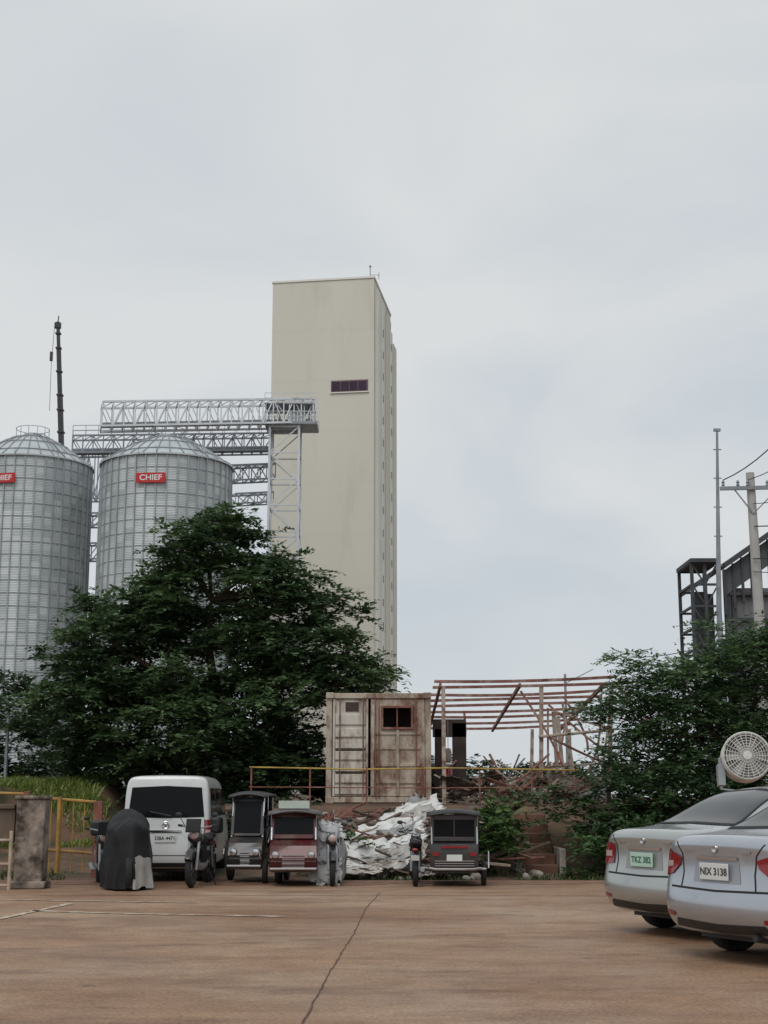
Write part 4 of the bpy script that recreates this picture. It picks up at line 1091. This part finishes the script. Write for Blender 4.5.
# motorcycles and sidecar tricycles
def bike_parts(e,col,front=True,ox=0.):
    mb=MB(); Z=Vector
    for y in(.0,1.25):
        c=(ox,y,.29)
        mb.lathe([(.21,-.045),(.26,-.05),(.285,-.03),(.29,0),(.285,.03),(.26,.05),(.21,.045),(.21,-.045)],c,'x',24,0)
        mb.lathe([(.015,-.03),(.05,-.03),(.05,.03),(.015,.03)],c,'x',12,1)
        for k in range(10):
            a=k*math.pi/5; mb.tube([c,(ox,y+.21*math.cos(a),.29+.21*math.sin(a))],.008,4,1)
    mb.obj('wheels',[RUBBER,CHROME],e)
    mb=MB()
    for s in(-.08,.08):
        mb.tube([(ox+s,1.25,.29),(ox+s,1.0,.95)],.025,8,1); mb.tube([(ox+s,0,.29),(ox+s,.12,.66)],.022,8,1)
        mb.tube([(ox+s*.6,.0,.32),(ox+s*.6,.5,.34)],.022,6,0)
    mb.tube([(ox,.98,.9),(ox,.6,.45),(ox,.5,.33)],.03,8,0); mb.tube([(ox,.98,.85),(ox,.5,.66),(ox,-.1,.68)],.03,8,0)
    mb.ell((ox,.56,.38),(.12,.17,.13),1); mb.box((ox,.55,.5),(.14,.16,.16),0)
    mb.tube([(ox+.13,.6,.3),(ox+.14,.2,.26),(ox+.14,-.25,.33)],[.02,.03,.045],8,1)
    mb.tube([(ox-.34,.86,1.02),(ox-.2,.95,1.0),(ox,.98,.96),(ox+.2,.95,1.0),(ox+.34,.86,1.02)],.015,8,1)
    for s in(-1,1):
        mb.tube([(ox+s*.34,.86,1.02),(ox+s*.25,.91,1.01)],.022,8,0)
        mb.tube([(ox+s*.2,.95,1.0),(ox+s*.3,.97,1.18)],.007,5,0); mb.ell((ox+s*.32,.96,1.2),(.06,.015,.04),0)
    mb.obj('frame_and_engine',[BLACKM,DGALV],e)
    mb=MB()
    mb.ell((ox,.68,.76),(.13,.25,.12),0); mb.ell((ox,1.06,.82),(.13,.09,.12),0)
    mb.tube([(ox,1.5,.45),(ox,1.42,.57),(ox,1.25,.62),(ox,1.05,.55)],.065,8,0)
    mb.tube([(ox,-.3,.55),(ox,-.18,.66),(ox,0,.64)],[.05,.07,.07],8,0)
    mb.box((ox-.09,.75,.55),(.05,.28,.3),0); mb.box((ox+.09,.75,.55),(.05,.28,.3),0)
    mb.obj('fairing_tank_fenders',[mat('bike_paint_%d'%int(col[0]*1000+col[2]*100),col,.3,.1,var=.1,coat=.5)],e)
    mb=MB(); mb.ell((ox,.25,.78),(.13,.36,.07),0); mb.ell((ox,-.05,.83),(.11,.2,.06),0); mb.obj('seat',[RUBBER],e)
    mb=MB(); mb.ell((ox,1.13,.86),(.085,.05,.075),0); mb.obj('head_lamp',[TAILCLR],e)
    mb=MB(); mb.ell((ox,-.28,.70),(.06,.03,.035),0); mb.box((ox,-.33,.55),(.16,.01,.1),1,Matrix.Rotation(.3,3,'X')); mb.obj('tail_lamp',[TAILRED,PLATE],e)
def motorcycle(loc,heading,scale,col):
    e=empty('parked_motorcycle',loc,-heading,scale); bike_parts(e,col); 
    mb=MB(); mb.tube([(-.1,.5,.3),(-.25,.45,.01)],.012,5); mb.obj('side_stand',[BLACKM],e)
    mb=MB(); mb.box((0,1.19,1.02),(.26,.02,.24),0,Matrix.Rotation(.35,3,'X')); mb.obj('fly_screen',[DGLASS],e,bevel=.01)
    mb=MB(); mb.bb((-.17,-.42,.86),(.17,-.08,1.14)); mb.obj('top_box',[BLACKM],e,bevel=.04); return e
def tricycle(loc,heading,scale,body,roofc,bikec,H=1.5,W=.92,board=True):
    e=empty('sidecar_tricycle',loc,-heading,scale)
    bike_parts(e,bikec,ox=-.30)
    bm_=mat('sidecar_%d_%d'%(int(body[0]*1000),int(body[2]*1000)),body,.35,.15,var=.12,scale=4,coat=.3,dirt=.25,dcol=(.12,.09,.07))
    rm=mat('sidecar_roof_%d'%int(roofc[0]*1000),roofc,.45,var=.1)
    x0,x1,y0,y1=.0,W,-.15,1.45; xc=(x0+x1)/2
    mb=MB()
    prof=[(y0,.30),(y0-.06,.48),(y0-.02,.80),(y0+.12,.86)]
    prof2=[(y1-.25,.86),(y1-.05,.74),(y1+.06,.52),(y1-.05,.28)]
    full=prof+[(y0+.6,.62),(y0+1.1,.62)]+prof2
    vs=[(x,y,z) for x in(x0,x0+.03,x1-.03,x1) for y,z in full]
    n=len(full)
    mb.v=list(vs)
    for seg in((0,3),(6,9)):
        for k in range(*seg): mb.f.append([k,3*n+k,3*n+k+1,k+1]); mb.m.append(0)
    for i in(0,3):
        b0=[i*n+k for k in range(n)]
        mb.f.append(b0 if i else b0[::-1]); mb.m.append(0)
    mb.bb((x0+.02,y0+.02,.26),(x1-.02,y1-.05,.30),1)
    mb.obj('sidecar_tub',[bm_,BLACKM],e,solid=.015,bevel=.01)
    mb=MB()
    for x in(x0+.02,x1-.02):
        mb.tube([(x,y0+.02,.78),(x,y0+.05,H-.05)],.02,8); mb.tube([(x,y1-.2,.84),(x,y1-.38,H-.05)],.02,8); mb.tube([(x,.55,.62),(x,.55,H-.05)],.016,8)
        mb.tube([(x,y0,.80),(x,y0+.3,.86),(x,.55,.7)],.016,8)
    mb.tube([(x0-.3,y0+.2,.35),(x1+.16,y0+.2,.33)],.022,8); mb.tube([(x0-.3,.9,.4),(x0,.9,.34)],.022,8)
    mb.tube([(x0-.02,y0-.12,.36),(x0+.1,y0-.17,.34),(x1-.1,y0-.17,.34),(x1+.05,y0-.12,.36)],.022,8)
    mb.tube([(x0,y1+.12,.33),(x1,y1+.12,.33)],.022,8)
    mb.tube([(x1+.2,.0,.35),(x1+.22,.25,.62),(x1+.22,.55,.66),(x1+.2,.8,.5)],.018,8)
    mb.obj('tube_frame',[CHROME],e)
    mb=MB()
    for (yy,ang_,zb_) in((y0+.035,0.,.86),(y1-.29,17.,.86)):
        rot=Matrix.Rotation(math.radians(ang_),3,'X'); hh=H-.04-zb_
        for q in(x0+.035,x1-.035): mb.box((q,yy,zb_+hh/2),(.06,.03,hh),0,rot)
        mb.box((xc,yy,zb_+.04)if ang_==0 else (xc,yy+.07,zb_+.04),(x1-x0-.13,.03,.08),0,rot)
        mb.box((xc,yy,H-.09)if ang_==0 else (xc,yy-.07,H-.09),(x1-x0-.13,.03,.09),0,rot)
        mb.box((xc,yy,zb_+hh/2),(.025,.025,hh-.17),0,rot)
    mb.obj('cabin_surround',[bm_],e,bevel=.006)
    mb=MB(); n=8; vs=[]
    for i in range(n+1):
        t=i/n; x=-.08+(x1+.14)*t; zc=H+.07*math.sin(math.pi*t)
        for y in(y0-.1,y0+.3,.7,y1-.35,y1-.18): vs.append((x,y,zc-(.05 if y in(y0-.1,y1-.18) else 0)))
    mb.add(vs,[(i*5+k,(i+1)*5+k,(i+1)*5+k+1,i*5+k+1) for i in range(n) for k in range(4)])
    mb.obj('roof_canopy',[rm],e,solid=.035)
    mb=MB(); mb.bb((x0+.06,y0+.035,.94),(x1-.06,y0+.045,H-.13),0)
    mb.box((xc,y1-.275,.90+(H-.98)/2),(x1-x0-.12,.008,H-1.02),0,Matrix.Rotation(math.radians(17),3,'X'))
    mb.obj('windscreens',[DGLASS],e)
    mb=MB(); mb.box((xc,.2,.58),(x1-x0-.1,.5,.12),0); mb.box((xc,.02,.80),(x1-x0-.1,.1,.35),0); mb.obj('bench_seat',[mat('seat_vinyl',(.05,.02,.02),.5,var=.2)],e,bevel=.03)
    mb=MB()
    for x in(x0+.1,x1-.1):
        mb.box((x,y0-.075,.62),(.12,.02,.07),0); mb.lathe([(.001,.03),(.06,.02),(.07,0),(.07,-.03)],(x,y1+.06,.58),'y',14,1)
    mb.box((xc,y0-.085,.55),(.30,.015,.12),2); mb.box((xc,y0-.06,.75),(x1-x0-.4,.02,.04),0)
    if board: mb.bb((x0+.14,y1-.26,H+.06),(x1-.14,y1-.22,H+.2),3)
    for k in range(4): mb.box((xc,y1+.03,.36+k*.07),(x1-x0-.45,.06,.012),1)
    for k in range(3): mb.box((xc,y0-.075,.40+k*.045),(x1-x0-.16,.02,.012),1)
    mb.obj('lamps_and_trim',[TAILRED,CHROME,PLATE,mat('route_board',(.42,.50,.44),.6,var=.1)],e)
    mb=MB(); mb.lathe([(.16,-.04),(.21,-.05),(.24,-.03),(.245,0),(.24,.03),(.21,.05),(.16,.04),(.16,-.04)],(x1+.12,.4,.245),'x',22,0)
    mb.lathe([(.001,.02),(.16,.03)],(x1+.12,.4,.245),'x',16,1); mb.lathe([(.001,-.02),(.16,-.03)],(x1+.12,.4,.245),'x',16,1)
    mb.obj('sidecar_wheel',[RUBBER,DGALV],e)
    mb=MB(); mb.tube([(-.32,-.1,1.0),(-.34,.2,1.3),(-.32,1.0,1.38)],.012,5)
    mb.obj('canopy_stay',[CHROME],e)
    return e
tricycle((-2.08,26.7,0),math.radians(183),.95,(.03,.03,.035),(.022,.022,.025),(.02,.02,.02),H=1.62,W=.62,board=False)
tricycle((-1.22,25.9,0),math.radians(177),.92,(.075,.009,.012),(.09,.08,.08),(.03,.03,.03),H=1.36,W=.86)
tricycle((.80,24.7,0),math.radians(2),.88,(.045,.043,.047),(.02,.02,.022),(.02,.02,.025),H=1.4,board=False)
motorcycle((-3.12,25.6,0),math.radians(186),1.0,(.02,.021,.025))
motorcycle((-5.05,25.6,0),math.radians(165),.95,(.025,.02,.02))
def covered(name,c,H,rx,ry,mats,seed,rotz=0.,two=False,lean=0.):
    e=empty(name,c,rotz); mb=MB(); n=96; m=26; vs=[]
    for j in range(m+1):
        t=j/m
        for i in range(n):
            a=2*math.pi*i/n; ca,sa=math.cos(a),math.sin(a)
            if t<.35: q=t/.35; g=.80*q**.8
            else: q=(t-.35)/.65; g=.80+.2*q**1.2
            saddle=.16*math.exp(-((sa*g-(-.45))/.35)**2)
            top=H*(1-.16*(g/.8)**2*min(1,t/.35))-saddle*(1-t)
            z= top if t<.35 else (H*.84-saddle*.65)*(1-q)
            if t<.35: z-= .06*abs(ca)**2*(t/.35)
            cre=1-abs(math.sin(3.5*a+seed+1.7*noise.noise((ca*1.2,sa*1.2,seed))))**.6
            hang=max(0,t-.25)
            fold=.15*cre*hang-.07*hang+.12*noise.noise((ca*2.3,sa*2.3,t*2+seed))*max(.2,hang)
            rxx=rx*(1+.18*noise.noise((ca,sa,seed*2))); 
            x=(rxx*g+fold)*ca+lean*(1-z/H)*rx+.05*noise.noise((t*4,ca*2,seed)); y=(ry*g+fold)*sa
            z+=.06*noise.noise((x*5,y*5,z*3+seed))
            if j==m: z=.03+.14*max(0,noise.noise((ca*2,sa*2,seed+3)))
            vs.append((x,y,max(.012,z)))
    for j in range(m):
        for i in range(n):
            i2=(i+1)%n; mi=1 if (two and .83<(i+ j*.25)/n%1.0<.985 and j/m>.62) else 0
            mb.f.append([j*n+i,(j+1)*n+i,(j+1)*n+i2,j*n+i2]); mb.m.append(mi)
    mb.v=vs; mb.obj('cover_cloth',mats,e,angle=50)
    mb=MB(); mb.lathe([(.2,-.045),(.27,-.05),(.29,0),(.27,.05),(.2,.045),(.2,-.045)],(0,-ry*.72,.29),'x',20); mb.obj('wheel_beneath',[RUBBER],e)
    return e
covered('covered_motorcycle',(-4.30,24.2,0),1.30,.43,.85,[mat('cover_black',(.016,.017,.019),.65,var=.3,scale=4,bump=.3,bscale=8,spec=.25),mat('cover_grey',(.30,.29,.27),.7,var=.2,scale=4,bump=.3,bscale=8)],1.3,two=True,rotz=.2)
e=empty('folded_tarp',(-.98,25.05,0)); mb=MB()
for k,(x,y,z,w_,h_,r_) in enumerate([(0,0,.55,.42,1.0,RX(1.35,.0,.1)),(.05,.35,.95,.42,.6,RX(.3,.25,.1)),(.2,.25,.5,.8,.9,RX(1.5,0,1.5)),(-.04,-.05,.28,.5,.5,RX(1.1,.15,.0))]):
    sheet(mb,(x,y,z),w_,h_,r_,.14,k*5.3+2,k%2,14)
mb.obj('cloth',[mat('tarp_silver',(.42,.43,.44),.6,.1,var=.2,scale=4,dirt=.3,dcol=(.2,.17,.14)),mat('tarp_pale',(.52,.52,.50),.6,var=.15,scale=4,dirt=.3,dcol=(.25,.2,.16))],e,solid=.01,angle=60)

# ---------------------------------------------------------------- industrial fan
e=empty('drum_fan'); c=S(746,757,20.5); e.location=c; e.rotation_euler=(math.radians(-8),0,math.radians(-6)); r=.34
fw=mat('fan_casing',(.62,.61,.57),.5,var=.08,scale=6,dirt=.3,dcol=(.3,.25,.2),dscale=5)
mb=MB(); mb.lathe([(r*.93,-.1),(r,-.12),(r+.012,-.1),(r+.005,.2),(r*.9,.42),(r*.88,.42),(r*.93,.2),(r*.93,-.1)],(0,0,0),'y',40); mb.obj('drum',[fw],e)
mb=MB(); mb.lathe([(.001,.05),(r*.93,.05)],(0,0,0),'y',32,1)
for k in range(6):
    a=k*math.pi/3; mb.box((math.cos(a)*.17,-.0,math.sin(a)*.17),(.24,.012,.11),0,Matrix.Rotation(-a,3,'Y')@Matrix.Rotation(.5,3,'X'))
mb.obj('blades',[mat('blade_grey',(.42,.42,.40),.5,var=.1),mat('fan_inner',(.24,.23,.22),.8,var=.1)],e)
mb=MB()
for rr in np.linspace(.06,r*.97,8): mb.tube([(rr*math.cos(t*math.pi/16),-.125-.03*(1-rr/r),rr*math.sin(t*math.pi/16)) for t in range(33)],.005,4)
for k in range(24):
    a=k*math.pi/12; mb.tube([(.05*math.cos(a),-.16,.05*math.sin(a)),(r*math.cos(a),-.12,r*math.sin(a))],.005,4)
mb.lathe([(.001,-.17),(.06,-.165),(.065,-.15)],(0,0,0),'y',16)
mb.obj('guard',[fw],e)
mb=MB()
for s in(-1,1): mb.tube([(s*(r+.03),.05,0),(s*(r+.03),.05,-.45),(0,.05,-.5)],.02,6)
mb.tube([(0,.05,-.5),(0,.05,-c.z+.05)],.03,8); mb.box((0,.05,-c.z+.06),(.7,.5,.06)); mb.box((-.36,.1,-.25),(.10,.2,.3)); 
mb.obj('stand',[DGALV],e)
print('done')
